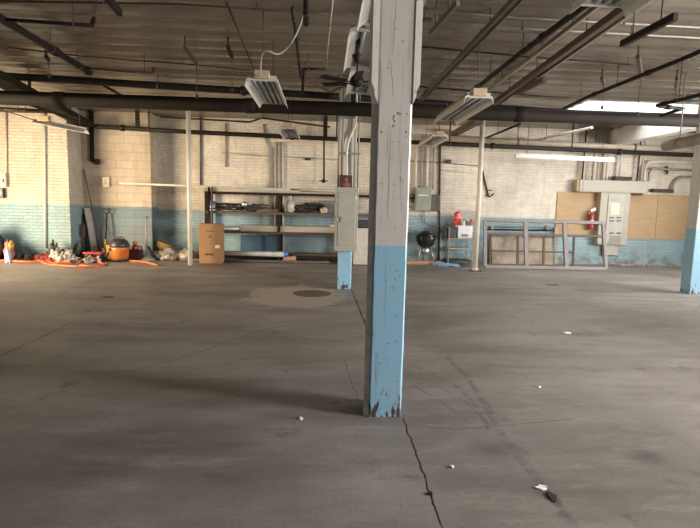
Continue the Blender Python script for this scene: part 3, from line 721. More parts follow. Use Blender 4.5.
# ------------------------------------------------------------------ back wall services
WY = YC-.03
def wall_run(pts, r, mat, label, y=WY, smooth=0, cat='conduit', name='wall_conduit'):
    return tag(MB().tube([P(px, py, y) for px, py in pts], r, 8, smooth=smooth).build(name, mat), label, cat)
purple = M('dark_conduit_paint', (.05, .04, .06), .5)
wall_run([(200.6, 114), (200.8, 186)], .022, purple, 'dark vertical conduit on the back wall just right of the white pipe post')
wall_run([(226, 123), (226, 167)], .022, M('rusty_conduit', (.26, .19, .13), .6), 'short rusty vertical conduit ending halfway down the wall above the rack')
wall_run([(264, 124), (265, 138), (270, 148), (270.5, 255)], .028, conduit, 'grey pipe with a jog on the back wall behind the rack', smooth=0)
wall_run([(275, 142), (275, 255)], .018, cream, 'left of three cream conduits running down behind the rack')
wall_run([(278.5, 142), (279, 255)], .018, cream, 'middle of three cream conduits running down behind the rack')
wall_run([(283, 142), (283.5, 255)], .030, whitepipe, 'right and thickest of three cream conduits running down behind the rack')
wall_run([(222, 153), (246, 154.5), (340, 160)], .011, conduit, 'thin wavy conduit crossing the brick wall above the rack')
wall_run([(324, 118), (324, 181)], .022, black, 'black vertical rod above the rack ending in a valve wheel', y=13.3)
v = P(323.5, 181, 13.25)
va = thing('valve', 'small black valve with a crossbar handle above the rack', 'valve', tuple(v))
MB().lathe((v.x, v.y, v.z-.05), [(.02, 0), (.05, .02), (.05, .07), (.03, .1)]).build('body', black, va)
MB().tube([(v.x-.11, v.y-.02, v.z), (v.x+.11, v.y-.02, v.z)], .016, 8).build('handle', black, va)
p = P(308.5, 159, WY); tag(MB().box((p.x-.10, WY-.05, p.z-.035), (p.x+.06, YC, p.z+.035), .02).build('junction_box', darkm), 'small dark junction box on the thin wavy conduit', 'junction box')
# white conduit on left wall, boxes
y_ = YA-.02
wall_run([(44.5, 112), (45.5, 248)], .03, whitepipe, 'painted vertical conduit on the far left brick wall', y=y_)
wall_run([(6, 112), (6.5, 176)], .022, cream, 'cream conduit dropping to the switch box at the left edge', y=y_)
a, b_ = P(2, 173, YA), P(8, 187, YA); sw = thing('switch_box', 'beige switch box on the wall at the left edge, above the black one', 'switch box', (a.x, YA, b_.z))
MB().box((a.x, YA-.08, b_.z), (b_.x, YA, a.z), .01).build('box', cream, sw); MB().box((a.x+.05, YA-.10, b_.z+.1), (a.x+.08, YA-.078, b_.z+.18), .004).build('switch', darkm, sw)
a, b_ = P(-4, 188, YA), P(5.5, 198, YA); sw = thing('wall_control', 'black square control box with a pale mark at the left edge of the wall', 'control box', (a.x, YA, b_.z))
MB().box((a.x, YA-.09, b_.z), (b_.x, YA, a.z), .01).build('box', darkm, sw); MB().box((b_.x-.13, YA-.097, b_.z+.07), (b_.x-.04, YA-.088, b_.z+.16), .003, rot=Matrix.Rotation(R(45), 3, 'Y')).build('mark', white, sw)
a, b_ = P(103, 177, YB), P(110, 187, YB); th = thing('thermostat', 'small beige wall box with a cover on the block wall', 'thermostat', (a.x, YB, b_.z))
MB().box((a.x, YB-.05, b_.z), (b_.x, YB, a.z), .008).build('case', M('beige_plastic', (.62, .55, .40), .5), th); MB().box((a.x+.05, YB-.058, b_.z+.06), (b_.x-.05, YB-.048, b_.z+.18), .003).build('cover', cream, th)

# centre-right electrical box group
a, b_ = P(415.5, 187.5, YC-.2), P(431, 211, YC-.2)
eb = thing('disconnect_box', 'green-grey electrical disconnect box on the brick wall above the grill', 'electrical box', (a.x, YC-.1, b_.z))
MB().box((a.x, YC-.2, b_.z), (b_.x, YC, a.z), .012).build('box', greenbox, eb)
MB().box((a.x+.03, YC-.212, b_.z+.04), (b_.x-.03, YC-.196, a.z-.05), .006).build('cover', greenbox, eb)
MB().box((a.x+.08, YC-.22, a.z-.21), (b_.x-.1, YC-.21, a.z-.185)).build('label_plate', tapem, eb)
p = P(408, 198, YC-.15); MB().box((p.x-.05, YC-.2, p.z-.12), (p.x+.05, YC-.02, p.z+.12), .02).tube([(p.x+.03, YC-.12, p.z), (a.x+.01, YC-.12, p.z)], .03, 8).build('lever', darkm, eb)
c_ = P(440, 211, YC-.18); MB().box((b_.x+.005, YC-.18, c_.z), (c_.x, YC, c_.z+.44), .012).build('side_switch', M('brown_switch_paint', (.085, .075, .06), .5), eb)
p0 = P(408, 203, YC-.1); MB().tube([(p0.x, YC-.06, p0.z-.1), (b_.x, YC-.06, p0.z-.12)], .02, 8).build('conduit', conduit, eb)
for px, lab in ((415.5, 'leftmost'), (421, 'second from left'), (427, 'third from left'), (433, 'fourth from left')):
    wall_run([(px+.8, 146), (px, 189)], .028 if px < 430 else .02, whitepipe if px in (415.5, 427) else conduit, lab+' of the conduits dropping into the green-grey disconnect box', y=YC-.06)
wall_run([(440.3, 146), (439, 262)], .022, rust, 'dark long conduit running floorwards right of the green-grey disconnect box')
wall_run([(440, 170), (474, 173.5)], .011, cream, 'thin cream conduit crossing the wall beside the bracket hook')
wall_run([(424, 211), (425, 222), (432, 226), (447, 226), (447.5, 262)], .018, conduit, 'conduit looping from under the disconnect box to the cart', y=YC-.05)
wall_run([(406, 161), (440, 162.5), (478, 166)], .010, rust, 'thin dark wire crossing the wall above the disconnect box')
p = P(448.5, 161.5, WY); tag(MB().box((p.x-.07, WY-.05, p.z-.05), (p.x+.07, YC, p.z+.05), .02).build('junction_box', darkm), 'small dark round junction box above the disconnect box', 'junction box')
hk = thing('wall_bracket', 'thin dark rod with hooked foot hanging on the wall by the white post', 'bracket', tuple(P(489, 197, WY)))
MB().tube([P(482.5, 171, WY), P(488.5, 196, WY)], .022, 8).build('rod', rust, hk)
MB().tube([P(486.5, 195, WY), P(489.5, 197, WY-.03), P(494, 193.5, WY-.06)], .018, 8).tube([P(488, 190, WY), P(492, 190.5, WY-.05)], .014, 8).build('hook', black, hk)

# kettle grill
gb = at(425, 262, Z=0); gy = 13.1; gb = P(425, 261, gy); gx = gb.x
gr = thing('kettle_grill', 'round black kettle charcoal grill on three legs by the blue wall', 'grill', (gx, gy, 0))
zc_ = P(425, 238, gy).z; Rg = .255
MB().lathe((gx, gy, zc_), [(.06, -.26), (.14, -.235), (.21, -.16), (.25, -.07), (Rg, -.01), (Rg, 0)]).build('bowl', gloss, gr)
ld = MB().lathe((gx, gy, zc_), [(Rg+.008, -.012), (Rg+.008, .01), (.245, .07), (.20, .135), (.12, .18), (.04, .195), (.01, .197)]).build('lid', gloss, gr)
MB().tube([(gx-.06, gy, zc_+.19), (gx-.05, gy, zc_+.235), (gx+.05, gy, zc_+.235), (gx+.06, gy, zc_+.19)], .013, 8).build('handle', darkm, ld)
MB().tube([(gx+.2, gy-.1, zc_+.07), (gx+.27, gy-.12, zc_+.05), (gx+.26, gy-.12, zc_-.03)], .01, 6).build('side_handle', darkm, gr)
for k, (dx, dy) in enumerate(((-.24, -.12), (.24, -.12), (0, .26))):
    lg = MB().tube([(gx+dx*.45, gy+dy*.45, zc_-.19), (gx+dx, gy+dy, .02)], .0125, 8).build('leg', alum, gr)
for dx, dy in ((.24, -.12), (0, .26)):
    MB().tube([(gx+dx-.015, gy+dy, .055), (gx+dx+.015, gy+dy, .055)], .055, 16).build('wheel', darkm, gr)
MB().lathe((gx, gy, zc_-.43), [(.015, 0), (.11, .015), (.115, .12), (.10, .16), (.03, .19)]).build('ash_catcher', alum, gr)

# floor plank and tarp
a, b_ = at(402, 264, Z=0), at(440, 264, Z=0)
tag(MB().box((a.x-.4, a.y-.05, 0), (b_.x, a.y+.1, .09), .008).build('floor_plank', plank), 'orange-brown timber plank on the floor below the kettle grill', 'plank')
p = at(448, 266, Z=0); s = MB(); s.blob((p.x, p.y, 0), .24, .16, .05, 5, .5); s.blob((p.x-.2, p.y+.1, 0), .16, .12, .05, 8, .5)
tag(s.build('blue_rag', ragb), 'crumpled blue tarp scrap on the floor in front of the cart', 'rag')

# metal cart
cyf = 12.9; xa, xb = P(449, 240, cyf).x, P(473, 240, cyf).x; cb = 13.45
ct = thing('metal_cart', 'old open metal stand carrying a white box behind the white post', 'cart', ((xa+xb)/2, 13.15, 0))
ztop = P(460, 238.5, cyf).z
for x in (xa, xb):
    for y in (cyf, cb): MB().bar((x, y, 0), (x, y, ztop if x == xb else ztop+.28*(y == cyf or 1)), .03, .03).build('leg', conduit, ct)
MB().tube([(xa, cyf, ztop+.28), (xa, cb, ztop+.28)], .014, 8).build('push_handle', conduit, ct)
for z in (ztop-.02, .42, .1):
    MB().box((xa, cyf, z), (xb, cb, z+.018)).build('shelf', (rust if z < .2 else wood), ct)
p = P(465, 238, 13.0); q = P(473, 224, 13.0); x0 = P(457.5, 238, 13.0).x
wb = thing('white_box', 'white plastic box with open lid on top of the metal stand', 'box', ((x0+q.x)/2, 13.15, ztop))
MB().box((x0, 13.0, ztop), (q.x, 13.3, ztop+.33), .02).build('body', white, wb); MB().box((x0+.1, 12.99, ztop+.05), (q.x-.12, 13.002, ztop+.11), .004).build('label', M('grey_label', (.25, .24, .24), .6), wb)
for i, (px, m_, nm) in enumerate(((459.5, red, 'red'), (464, white, 'white'), (466.5, greenb, 'green'), (471, redr, 'pinkish'))):
    x = P(px, 222, 13.1).x; zz = ztop+.33
    bt = thing('bottle', nm+'-topped small bottle standing on the white box on the metal stand', 'bottle', (x, 13.1, zz))
    MB().lathe((x, 13.1, zz), [(.045, 0), (.048, .01), (.048, .08), (.02, .11), (.018, .13)]).build('body', m_, bt); MB().lathe((x, 13.1, zz+.13), [(.022, 0), (.022, .03)]).build('cap', (red, greenb, white, red)[i], bt)
x = P(452.5, 233, 13.0).x; tag(MB().box((x-.10, 12.98, ztop), (x+.10, 13.25, ztop+.26), .02).build('black_crate', darkm), 'small black crate beside the white box on the metal stand', 'crate')
a, b_ = P(460, 210.5, YC), P(476, 223.5, YC)
tag(MB().box((a.x, YC-.05, b_.z), (b_.x, YC, a.z), .006).build('wall_board', M('grey_board', (.36, .35, .32), .6)), 'plain grey board on the wall behind the red bag', 'board')
p = P(457.5, 217, 13.45)
tag(MB().blob((p.x, 13.5, p.z-.19), .09, .08, .17, 3, .35, 3, False).blob((p.x+.1, 13.5, p.z-.24), .07, .06, .09, 6, .3, 3, False).blob((p.x+.02, 13.5, p.z), .11, .08, .14, 7, .3, 3, False).build('red_bag', redr), 'red and pink plastic bag hanging over the metal stand', 'bag')

# ------------------------------------------------------------------ big leaning frames
def leaning_frame(name, corners, y0, y1, w, mats, label, mull=(), rails=()):
    """corners: px of bottom-left, bottom-right, top-right, top-left; foot at y0, head at y1"""
    bl, br_, tr_, tl_ = corners
    BL, BR = P(*bl, y0), P(*br_, y0); BL.z = BR.z = w/2
    TL, TR = P(*tl_, y1), P(*tr_, y1); TL.x += 0
    t = thing(name, label, 'frame', ((BL.x+BR.x)/2, y0, 0)); up = (0, -1, .25)
    MB().bar(BL, BR, w, w*.8, .006, up=up).build('bottom_rail', mats, t)
    MB().bar(TL, TR, w, w*.8, .006, up=up).build('top_rail', mats, t)
    for f in (0, *mull, 1):
        MB().bar(BL.lerp(BR, f), TL.lerp(TR, f), w*(1 if f in (0, 1) else 1.2), w*.8, .006, up=(0, 1, 0)).build('stile', mats, t)
    for f0, f1, g_ in rails:
        MB().bar(BL.lerp(BR, f0).lerp(TL.lerp(TR, f0), g_), BL.lerp(BR, f1).lerp(TL.lerp(TR, f1), g_), w*.7, w*.6, .004, up=up).build('cross_rail', framed, t)
    return t
leaning_frame('panel_rack', ((485, 266.5), (606, 269), (603, 223), (485, 220)), 12.3, 12.75, .085, framem, 'large grey steel frame with four bays leaning in front of the wall', (.34, .67), ((0, 1, .70),))
leaning_frame('panel_rack', ((490, 265.5), (573, 265.5), (574, 236), (490, 234)), 12.95, 13.3, .05, framed, 'smaller rust-brown frame leaning behind the large grey one', (.33, .64), ((0, 1, .45),))
a, b_ = P(492, 236, 13.55), P(553, 263, 13.4)
tag(MB().bar(((a.x+b_.x)/2, 13.42, 0), ((a.x+b_.x)/2, 13.60, P(520, 236, 13.6).z), b_.x-a.x, .02, up=(0, 1, 0)).build('dirty_panel', coverm), 'stained beige panel leaning on the wall behind the two frames', 'panel')
a, b_ = P(556, 263, 13.5), P(559, 200, 13.5)
tag(MB().bar((a.x, 13.5, 0), (a.x, 13.64, 1.0), .09, .02, up=(0, 1, 0)).build('timber_strip', wood), 'narrow pale timber strip standing right of the stained panel', 'strip')
for i, (pa, pb, lab) in enumerate((((486, 226.5), (556, 227.5), 'upper'), ((486, 229.5), (552, 230.5), 'lower'))):
    tag(MB().tube([P(*pa, YC-.06), P(*pb, YC-.06)], .02, 8).build('wall_pipe', (conduit, black)[i]), lab+' of the two horizontal pipes on the blue wall behind the frames', 'pipe')
for px, lab in ((492, 'left'), (547, 'right')):
    p = P(px, 227.5, YC-.06)
    tag(MB().tube([(p.x, YC-.13, p.z), (p.x, YC, p.z)], .055, 14).build('pipe_valve', conduit), lab+' round valve on the horizontal pipes behind the frames', 'valve')

# ------------------------------------------------------------------ plywood and electrical panel at right
def board(p0, p1, lab, y=YC):
    a, b = P(*p0, y), P(*p1, y)
    return tag(MB().box((a.x, y-.03, b.z), (b.x, y-.001, a.z), .003).build('plywood_board', ply), lab, 'board')
board((557.5, 191.5), (602, 235), 'plywood board on the wall left of the electrical panel, behind the extinguisher')
xa_ = P(627, 195, YC).x; xm = P(658, 195, YC).x; xe = P(690, 195, YC).x; zt, zb_ = P(640, 194.5, YC).z, P(640, 239, YC).z
for x0_, x1_, lab in ((xa_, xm-.004, 'plywood sheet just right of the electrical panel'), (xm+.004, xe, 'plywood sheet nearest the right timber column')):
    tag(MB().box((x0_, YC-.03, zb_), (x1_, YC-.001, zt), .003).build('plywood_board', ply), lab, 'board')
py_ = YC-.22
a, b_ = P(601.5, 190, py_), P(626.5, 245, py_)
ep = thing('breaker_box', 'tall pale breaker panel with black switches between the plywood boards', 'electrical panel', ((a.x+b_.x)/2, YC-.1, b_.z))
MB().box((a.x, py_, b_.z), (b_.x, YC-.032, a.z), .01).build('body', greypanel2, ep)
a2, b2 = P(608.5, 194.5, py_), P(621, 243, py_)
cv = MB().box((a2.x, py_-.02, b2.z), (b2.x, py_+.005, a2.z), .008).build('cover', M('panel_cover_paint', (.33, .315, .265), .45), ep)
q1, q2 = P(611, 203, py_), P(618.5, 215, py_); MB().box((q1.x, py_-.026, q2.z), (q2.x, py_-.019, q1.z), .002).build('directory_card', M('card_yellowed', (.72, .60, .45), .6), cv)
q1, q2 = P(610.5, 196.5, py_), P(619.5, 201.5, py_); MB().box((q1.x, py_-.026, q2.z), (q2.x, py_-.019, q1.z), .002).build('vent', M('vent_grey', (.28, .28, .26), .5), cv)
q1, q2 = P(609.5, 235.5, py_), P(620, 242.5, py_); MB().box((q1.x, py_-.026, q2.z), (q2.x, py_-.019, q1.z), .002).build('lower_vent', M('vent_brown', (.22, .19, .14), .5), cv)
for py in (217.5, 220.8, 233):
    for px in (611.3, 618.3):
        p = P(px, py, py_); MB().box((p.x-.055, py_-.045, p.z-.016), (p.x+.055, py_-.018, p.z+.016), .005).build('switch', darkm, cv)
a3 = P(607, 245, py_); tag(MB().box((a3.x, YC-.12, b_.z-.30), (b_.x-.15, YC-.0, b_.z-.002), .01).build('lower_box', greypanel), 'small grey box on the wall directly below the breaker panel', 'electrical box')
gy_ = YC-.26; a, b_ = P(580, 179.5, gy_), P(648, 193.5, gy_)
gt = thing('wiring_trough', 'long horizontal pale wiring trough above the breaker panel', 'wiring box', ((a.x+b_.x)/2, YC-.13, b_.z))
MB().box((a.x, gy_, b_.z), (b_.x, YC-.03, a.z), .01).build('body', greypanel2, gt)
MB().box((a.x+.1, gy_-.01, b_.z+.03), (b_.x-.02, gy_+.003, a.z-.03), .004).build('cover', greypanel2, gt)
MB().box((a.x-.06, gy_+.02, b_.z+.02), (a.x, YC-.03, a.z-.01), .006).build('end_fitting', M('brass_fitting', (.35, .24, .12), .5), gt)
p = P(626, 195, gy_); MB().box((p.x-.0, gy_+.05, b_.z-.05), (p.x+.5, YC-.035, b_.z+.001)).build('gland_box', rust, gt)
for i, (px, m_, r, lab) in enumerate(((582, rust, .022, 'rusty conduit at the left end of the wiring trough'), (585.5, cream, .018, 'cream conduit second from the left above the wiring trough'), (592, conduit, .018, 'slim grey conduit third from the left above the wiring trough'), (597, cream, .02, 'cream conduit fourth from the left above the wiring trough'), (602.5, cream, .018, 'cream conduit just left of the thick white one on the trough'), (606, whitepipe, .035, 'thick white conduit above the breaker panel'), (619, whitepipe, .028, 'lone white conduit in the middle of the wiring trough'), (637, rust, .02, 'rusty conduit left of the curved conduits on the trough'), (641, cream, .018, 'cream conduit left of the curved conduits on the trough'))):
    q = P(px, 181, YC-.12)
    tag(MB().tube([(q.x, YC-.12, q.z-.02), (q.x+.02, YC-.12, CZ-.04)], r, 8).build('riser_conduit', m_), lab, 'conduit')
p = P(623, 178.5, YC-.15); tag(MB().box((p.x-.25, YC-.2, p.z-.045), (p.x+.22, YC-.05, p.z+.05), .01).build('splice_box', rust), 'flat dark box sitting on top of the wiring trough', 'junction box')
wall_run([(644.5, 181), (645, 170), (648, 163.5), (655, 161.5), (690, 162.5), (700, 163)], .035, whitepipe, 'upper curved white conduit rising off the right end of the trough', y=YC-.12, smooth=5)
wall_run([(648.5, 181), (649.5, 172), (654, 168.5), (662, 168.8), (700, 170.5)], .03, conduit, 'middle curved grey conduit rising off the right end of the trough', y=YC-.10, smooth=5)
wall_run([(672, 190), (673.5, 184), (678, 179), (684, 177), (700, 177)], .035, conduit, 'lower curved conduit beside the right timber column', y=YC-.08, smooth=5)
p, q = P(652, 189.5, YC-.1), P(673, 192, YC-.1); tag(MB().box((p.x, YC-.14, q.z-.02), (q.x, YC-.032, p.z+.02), .01).build('splice_box', rust), 'long flat dark fitting at the foot of the lower curved conduit', 'junction box')
wall_run([(667, 166), (667, 174)], .03, rust, 'tiny rusty stub under the middle curved conduit', y=YC-.06)
# extinguisher
ey = YC-.14; b0 = P(590.5, 229.5, ey)
ex = thing('fire_extinguisher', 'red fire extinguisher hanging on the plywood left of the breaker panel', 'fire extinguisher', tuple(b0))
MB().lathe(tuple(b0), [(.05, 0), (.066, .012), (.068, .03), (.068, .36), (.06, .40), (.035, .44), (.03, .46)]).build('cylinder', red, ex)
MB().box((b0.x-.045, ey-.074, b0.z+.14), (b0.x+.045, ey-.045, b0.z+.26), .01).build('label', white, ex)
MB().lathe((b0.x, ey, b0.z+.46), [(.028, 0), (.032, .02), (.02, .05)]).build('valve', alum, ex)
MB().bar((b0.x-.03, ey, b0.z+.50), (b0.x+.09, ey, b0.z+.54), .03, .012).bar((b0.x-.03, ey, b0.z+.515), (b0.x+.08, ey, b0.z+.59), .03, .012).build('lever', alum, ex)
MB().tube([(b0.x-.03, ey, b0.z+.49), (b0.x-.1, ey, b0.z+.47), (b0.x-.115, ey, b0.z+.3), (b0.x-.10, ey-.02, b0.z+.15)], .014, 8, smooth=5).build('hose', darkm, ex)
MB().box((b0.x-.04, ey+.06, b0.z+.32), (b0.x+.04, YC-.03, b0.z+.38)).build('wall_hook', darkm, ex)
# rubble along the right wall
s = MB()
for i in range(90):
    px = random.uniform(612, 690); q = P(px, 265, 13.5); s.blob((q.x, 13.35+random.random()*.3, 0), random.uniform(.02, .06), .03, random.uniform(.01, .04), i, .4, 1)
o = s.build('paint_rubble', M('rubble', (.36, .24, .17), .9, 0, (.5, .45, .4), 20, .6)); tag(o, 'flaked paint and brick crumbs along the foot of the right back wall', 'rubble'); o['kind'] = 'stuff'

for px, lab in ((137, 'thick black hanger bar below the thick main pipe over the block wall'), (326, 'thick black hanger bar below the thick main pipe above the grey cabinet')):
    p = P(px, 110, 12.95); q = P(px, 127 if px < 200 else 137, 12.95)
    tag(MB().box((p.x-.045, 12.93, q.z), (p.x+.045, 13.0, CZ), .005).build('hanger_bar', black), lab, 'bar')
# ------------------------------------------------------------------ storage rack
rf, rb_ = 12.95, 13.55
xl, xr = P(206.5, 230, rf).x, P(392, 230, rf).x; xm2 = P(279, 230, rf).x
zs_ = [P(279, 193, rf).z, P(279, 212.5, rf).z, P(279, 232, rf).z, P(279, 256.5, rf).z]
rk = thing('storage_rack', 'long dark steel storage rack loaded with boards and pipes at the back wall', 'rack', ((xl+xr)/2, (rf+rb_)/2, 0))
for x in (xl, xm2, xr):
    for y in (rf, rb_): MB().box((x-.035, y-.025, 0), (x+.035, y+.025, zs_[0]), .003).build('upright', black, rk)
    for z in zs_: MB().box((x-.02, rf, z-.06), (x+.02, rb_, z-.02)).build('bracket', black, rk)
for i, z in enumerate(zs_[:3]):
    for y in (rf-.01, rb_): MB().box((xl-.02, y-.02, z-.055), (xr+.02, y+.02, z-.0), .003).build('rail', (black, framed, rust)[i], rk)
MB().box((xl+.02, rf+.02, zs_[1]-.012), (xr-.02, rb_-.02, zs_[1])).build('shelf_board', rust, rk)
MB().box((xl+.04, rf+.03, zs_[3]-.03), (xr-.04, rb_-.03, zs_[3]), .003).build('shelf_board', rust, rk)
for x in (xl+.3, xm2): MB().box((x-.02, rf-.19, zs_[3]-.03), (x+.02, rf, zs_[3]), .003).build('support_arm', black, rk)
MB().box((xl-.02, rf-.02, zs_[3]-.05), (xr+.02, rf+.02, zs_[3]), .003).build('bottom_rail', black, rk)
for px_, r0, lab in ((209.3, .03, 'thin black pole leaning at the left end of the rack, in front'), (212.3, .022, 'thinnest dark pole at the left end of the rack')):
    p = P(px_, 262, 12.86); q = P(px_-.8, 187, 12.86)
    tag(MB().tube([(p.x, 12.80, .01), (q.x, 12.90, q.z)], r0, 8).build('leaning_pole', black if r0 > .025 else framed), lab, 'pole')
x2 = P(214, 230, rb_).x
tag(MB().tube([(x2-.06, 13.62, 0), (x2-.06, 13.62, zs_[0]+.02)], .03, 8).build('leaning_pole', black), 'black pole standing at the left end of the rack, behind it', 'pole')
# boards and pipes on the top level
def long_item(name, z, x0, x1, y, w, h, m_, lab, cat):
    return tag(MB().box((x0, y, z), (x1, y+w, z+h), .004).build(name, m_), lab, cat)
z0 = zs_[0]
long_item('long_board', z0+.0005, P(204, 190, rf).x, P(300, 190, rf).x, rf+.0, .22, .08, wood, 'pale board along the front of the top level of the rack, left half', 'board')
long_item('long_board', z0+.0005, P(262, 190, rf).x+.6, xr, rf+.02, .2, .05, M('greyed_board', (.33, .29, .22), .7, 0, (.14, .11, .08), 5, .6, stretch=(.3, 1, 3)), 'greyer board along the front of the top level of the rack, right half', 'board')
long_item('long_board', z0+.001, P(215, 190, rf).x, xr-.2, rf+.28, .24, .08, wood, 'thick board at the back of the top level of the rack', 'board')
pz = z0+.06
a = P(119, 183.2, 12.9); b_ = P(215, 187, 12.99)
wp = tag(MB().tube([(a.x, 12.92, a.z), (P(290, 189, 13.0).x, 13.05, z0+.095)], .026, 10).build('long_pipe', whitepipe), 'long off-white pipe sticking out left from the top level of the rack', 'pipe')
rng = random.Random(3)
for i, (px0, px1, yy, m_, lab) in enumerate(((235, 262, 13.10, brown, 'brown strip lying on the front board of the top level'), (290, 312, 13.1, rust, 'short rusty bar at the middle of the top level of the rack'), (300, 345, 13.12, whitepipe, 'short white pipe at the right of the top level of the rack'))):
    q0, q1 = P(px0, 187, yy).x, P(px1, 187, yy).x
    tag(MB().tube([(q0, yy, z0+.085), (q1, yy+.05, z0+.085)], .022, 8).build('loose_bar', m_), lab, 'bar')
# second shelf: can, cables, jug, coiled hoses
z1 = zs_[1]+.001
def px_x(px, y=13.15): return P(px, 208, y).x
x = px_x(211.5)
cn = thing('paint_can', 'small blue and white can at the left end of the middle shelf', 'can', (x, 13.15, z1))
MB().lathe((x, 13.15, z1), [(.075, 0), (.08, .01), (.08, .2), (.07, .21)]).build('body', white, cn); MB().lathe((x, 13.15, z1+.13), [(.082, 0), (.083, .01), (.083, .11), (.07, .125)]).build('lid', bluep, cn)
s = MB(); rng = random.Random(5)
for i in range(26):
    cx = px_x(rng.uniform(217, 262)); cyy = rng.uniform(13.05, 13.45); r0 = rng.uniform(.08, .2); zz = z1+.02+rng.random()*.06+(.08 if rng.random() < .5 else 0)
    pts = [(cx+r0*1.4*math.cos(k)+rng.uniform(-.05, .05), cyy+r0*.6*math.sin(k), zz+rng.uniform(0, .06)) for k in [j*.8 for j in range(8)]]
    s.tube(pts, .012, 6, smooth=3)
o = s.build('cable_heap', cloth_b); tag(o, 'tangled heap of black cables on the middle shelf of the rack', 'cables'); o['kind'] = 'stuff'
x = px_x(245); tag(MB().lathe((x, 13.1, z1+.12), [(.03, 0), (.07, .02), (.07, .10), (.03, .13)], 14).build('metal_pot', alum), 'small metal pot on the cable heap on the middle shelf', 'pot')
x = px_x(290)
jg = thing('glass_jug', 'cloudy round jug with a neck on the middle shelf of the rack', 'jug', (x, 13.15, z1))
MB().lathe((x, 13.15, z1), [(.10, 0), (.13, .03), (.135, .2), (.11, .27), (.04, .33), (.04, .38), (.05, .385)]).build('body', glassm, jg); MB().lathe((x, 13.15, z1+.385), [(.048, 0), (.048, .04)]).build('cap', white, jg)
for i, (px, lab) in enumerate(((303, 'flat coil of black hose on the middle shelf, the one beside the cloudy jug'), (314, 'coil of black hose on the middle shelf, the one nearer the grey cabinet'))):
    x = px_x(px); s = MB(); yy = 13.12+.2*i
    for k in range(13):
        rr = .06+.013*k; n = 22; tl = (.25, -.35)[i]; cx0 = x+rng.uniform(-.05, .05)
        pts = [(cx0+rr*math.cos(2*math.pi*j/n)*(1.5+.2*math.sin(k)), yy+.05*math.sin(2*math.pi*j/n+k), z1+.10+(.014*k if i else 0)*.4+rr*(.42+.15*math.sin(k*2.1))*math.sin(2*math.pi*j/n)+tl*rr*.3*math.cos(2*math.pi*j/n)) for j in range(n+1)]
        pts = [(a_, b__, max(c__, z1+.014)) for a_, b__, c__ in pts]
        s.tube(pts, .013, 6)
    tag(s.build('coiled_hose', darkm), lab, 'hose')
x = px_x(324); tag(MB().blob((x, 13.1, z1), .09, .09, .10, 3, .3).build('beige_rag', cloth_w), 'small beige rag beside the coiled hoses on the middle shelf', 'rag')
x = px_x(333, 13.35); bi = thing('grey_bin', 'shallow grey bin at the back of the middle shelf behind the hoses', 'bin', (x, 13.35, z1))
s = MB().box((x-.38, 13.38, z1), (x+.2, 13.5, z1+.32), .01); s.build('side', M('bin_grey', (.16, .15, .13), .6), bi)
x = px_x(276); s = MB().box((x-.5, 13.2, z1), (x+.1, 13.42, z1+.07), .01)
tag(s.build('flat_box', M('mid_brown_card', (.20, .15, .10), .8)), 'flat brown box on the middle shelf left of the jug', 'box')
# third level: thick boards and pipes
z2 = zs_[2]+.0005
long_item('long_board', z2, P(240, 230, rf).x, xr-.05, rf+.035, .2, .15, M('weathered_board', (.36, .33, .26), .7, 0, (.16, .14, .10), 5, .6, stretch=(.3, 1, 3)), 'thick weathered boards along the third level of the rack, in front', 'board')
long_item('long_board', z2, xl+.05, xr-.1, rf+.25, .25, .10, wood, 'wide pale board at the back of the third level of the rack', 'board')
tag(MB().tube([(P(203, 231, rf).x, rf+.03, z2+.06), (P(239, 231, rf).x, rf+.05, z2+.06)], .035, 10).build('short_pipe', whitepipe), 'short white pipe at the left of the third level, behind the cartons', 'pipe')
tag(MB().tube([(P(330, 226, rf).x, rf+.02, z2+.185), (P(352, 226, rf).x, rf+.02, z2+.185)], .022, 10).build('short_pipe', whitepipe), 'short white pipe on the weathered boards near the grey cabinet', 'pipe')
x = P(360, 228, rf).x
# bottom: cardboard tube, pipes, plank
a, b_ = P(222, 251.5, 12.85), P(284, 251.5, 12.85); zt_ = a.z
ctb = thing('carpet_tube', 'long grey-white cardboard tube with a blue end lying at the foot of the rack', 'tube', ((a.x+b_.x)/2, 12.87, .15))
zz = zs_[3]+.067
MB().tube([(a.x, rf-.10, zz), (b_.x, rf-.10, zz)], .062, 14).build('tube', M('grey_tube_card', (.52, .50, .46), .7), ctb)
MB().tube([(b_.x, rf-.10, zz), (b_.x+.10, rf-.10, zz)], .066, 14).build('end_cap', bluep, ctb)
tag(MB().tube([(xl-.6, 12.72, .035), (P(330, 258, 12.7).x, 12.72, .035)], .035, 10).build('floor_pipe', framed), 'rust-brown pipe lying on the floor in front of the rack', 'pipe')
tag(MB().box((P(292, 256, 12.9).x, 13.16, zs_[3]+.001), (P(345, 256, 12.9).x, 13.4, zs_[3]+.07), .005).build('dark_plank', brown), 'dark brown plank on the bottom level of the rack', 'plank')
tag(MB().box((P(283, 254, 12.9).x, 12.86, .0), (P(296, 254, 12.9).x, 12.91, .16), .01).build('tan_block', plank), 'small tan wood block leaning at the foot of the middle upright', 'block')
tag(MB().box((P(240, 254, 13.5).x, 13.60, .0), (P(278, 254, 13.5).x, 13.68, .62), .005).build('dark_blue_panel', M('dark_blue_paint', (.06, .12, .17), .6)), 'dark blue panel standing against the wall behind the bottom of the rack', 'panel')
